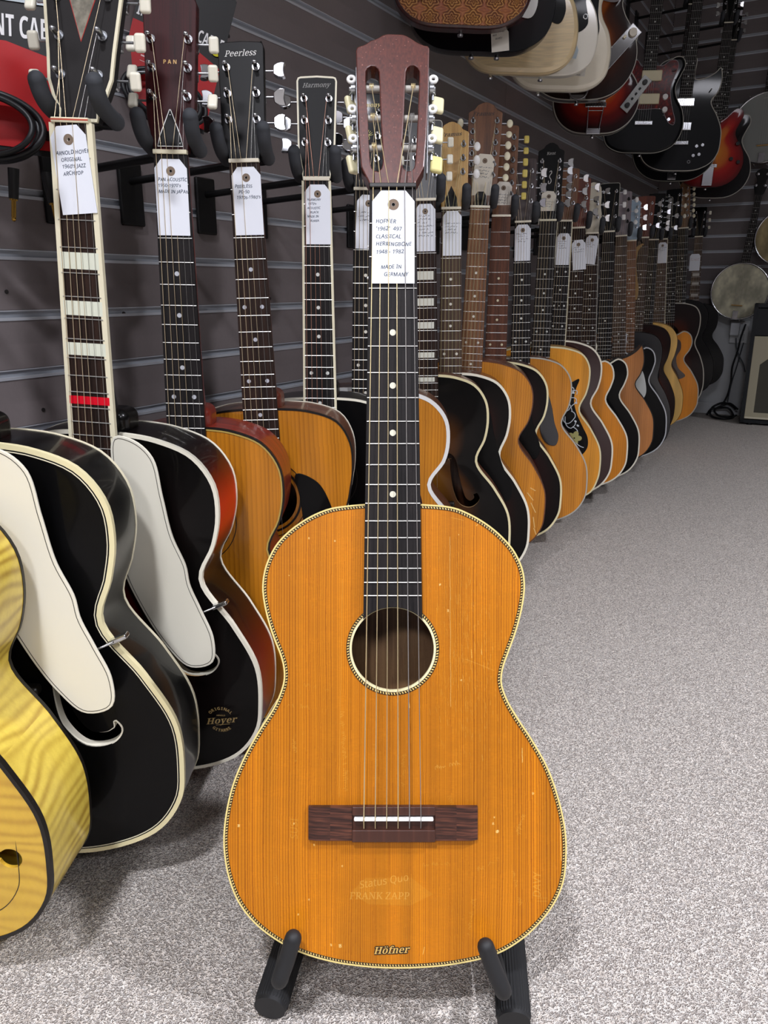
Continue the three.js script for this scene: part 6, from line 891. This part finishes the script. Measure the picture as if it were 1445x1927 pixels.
  for (const x of [-0.26, 0.26]) for (const z of [-0.1, 0.1]) part('foot', new THREE.CylinderGeometry(0.016, 0.018, 0.012, 12), M.black, a, [x, -0.004, z]);
  a.position.y += 0.01;
  // wall socket, adapter and cords
  const wallP = (px, py, out = 0.003) => onPlane(px, py, plan(S1 - out, 0), BN);
  const so = thing('power_socket', 'white double wall socket on the lower back wall', 'socket'); so.position.copy(wallP(1391, 625, 0.006)); so.rotation.y = -Math.PI / 6;
  part('face_plate', rbox(0.1, 0.13, 0.012, 0.004), mat(0xe6eaec, 0.4), so); for (const y of [-0.03, 0.03]) part('outlet', rbox(0.034, 0.036, 0.006, 0.006), mat(0xcfd4d6, 0.4), so, [0.015, y, 0.008]);
  const ad = thing('power_adapter', 'white plug-in adapter block on the wall socket', 'adapter'); ad.position.copy(wallP(1383, 619, 0.04)); ad.rotation.y = -Math.PI / 6; part('block', rbox(0.05, 0.075, 0.05, 0.006, 3), mat(0xdde3ea, 0.4), ad); part('pins', box(0.02, 0.02, 0.02), M.blackSatin, ad, [0, 0, -0.028]);
  const cord = (pts, label, material, r = 0.0042) => { const p = pts.map(([x, y, out]) => (out === undefined ? wallP(x, y, 0.05) : typeof out === 'string' ? onFloor(x, y, 0.008) : wallP(x, y, out))); const t = thing('power_cable', label, 'cord', 'cords by the amplifier'), b = p[0].clone(); t.position.copy(b); part('cable', pipe(p.map((q) => q.clone().sub(b)), r, 90, 8), material, t); return [t, b]; };
  const blackCord = mat(0x101316, 0.5);
  cord([[1403, 610, 0.03], [1394, 635, 0.05], [1388, 660], [1378, 690], [1375, 720], [1368, 745], [1358, 762], [1350, 768]], 'thick black cord running down the back wall to the floor coil', blackCord, 0.0055);
  cord([[1385, 636, 0.04], [1386, 655], [1392, 672], [1398, 684], [1402, 700]], 'grey cord dropping from the socket behind the amplifier', mat(0x5a6066, 0.5));
  cord([[1399, 645, 0.02], [1394, 662, 0.03], [1386, 690, 0.04], [1378, 715, 0.05], [1372, 740, 0.06], [1369, 757, 0.08]], 'thin dark grey cord beside the thick black one', mat(0x3c4248, 0.5), 0.0036);
  cord([[1388, 770, 0.1], [1372, 759, 0.06], [1356, 764, 0.06], [1344, 772, 0.1], [1352, 782, 'f'], [1372, 784, 'f'], [1387, 778, 'f'], [1378, 764, 0.05], [1360, 758, 0.04], [1342, 765, 0.05], [1336, 776, 0.1], [1346, 786, 'f'], [1366, 788, 'f'], [1380, 782, 'f'], [1370, 768, 0.09], [1352, 768, 0.08], [1338, 770, 0.09], [1330, 780, 'f']], 'black cord looped in a loose coil on the carpet', blackCord, 0.006);
  // a strap looped from the necks near the far end of the row
  const sg = thing('guitar_strap', 'tan and black guitar strap looped between the far necks', 'strap'); const q = atDepth(1197, 512, 3.18); sg.position.copy(q); sg.rotation.y = -0.3;
  const ribbon = (pts, w) => plate(stroke(pts, w, 30), 0.006, [], 0.001);
  part('tan_band', ribbon([[0.018, 0.11], [-0.004, 0.09], [-0.014, 0.04], [-0.008, -0.02], [0.002, -0.07], [0.004, -0.11]], [0.004, 0.008, 0.011, 0.013, 0.014, 0.008]), mat(0x9a7c4e, 0.7), sg); part('black_band', ribbon([[-0.018, 0.07], [-0.03, 0.02], [-0.028, -0.04], [-0.02, -0.1], [-0.014, -0.16]], [0.006, 0.01, 0.013, 0.014, 0.012]), M.blackSatin, sg, [0, 0, -0.008]); part('hook_loop', pipe([V3(0.018, 0.1, 0), V3(0.0, 0.14, -0.03), V3(-0.02, 0.16, -0.06)], 0.003, 12, 6), M.blackSatin, sg);
}
buildRoom();
buildDownlights();
buildMain();
buildRow();
buildUpper();
buildMisc();
renderer.render(scene, camera);
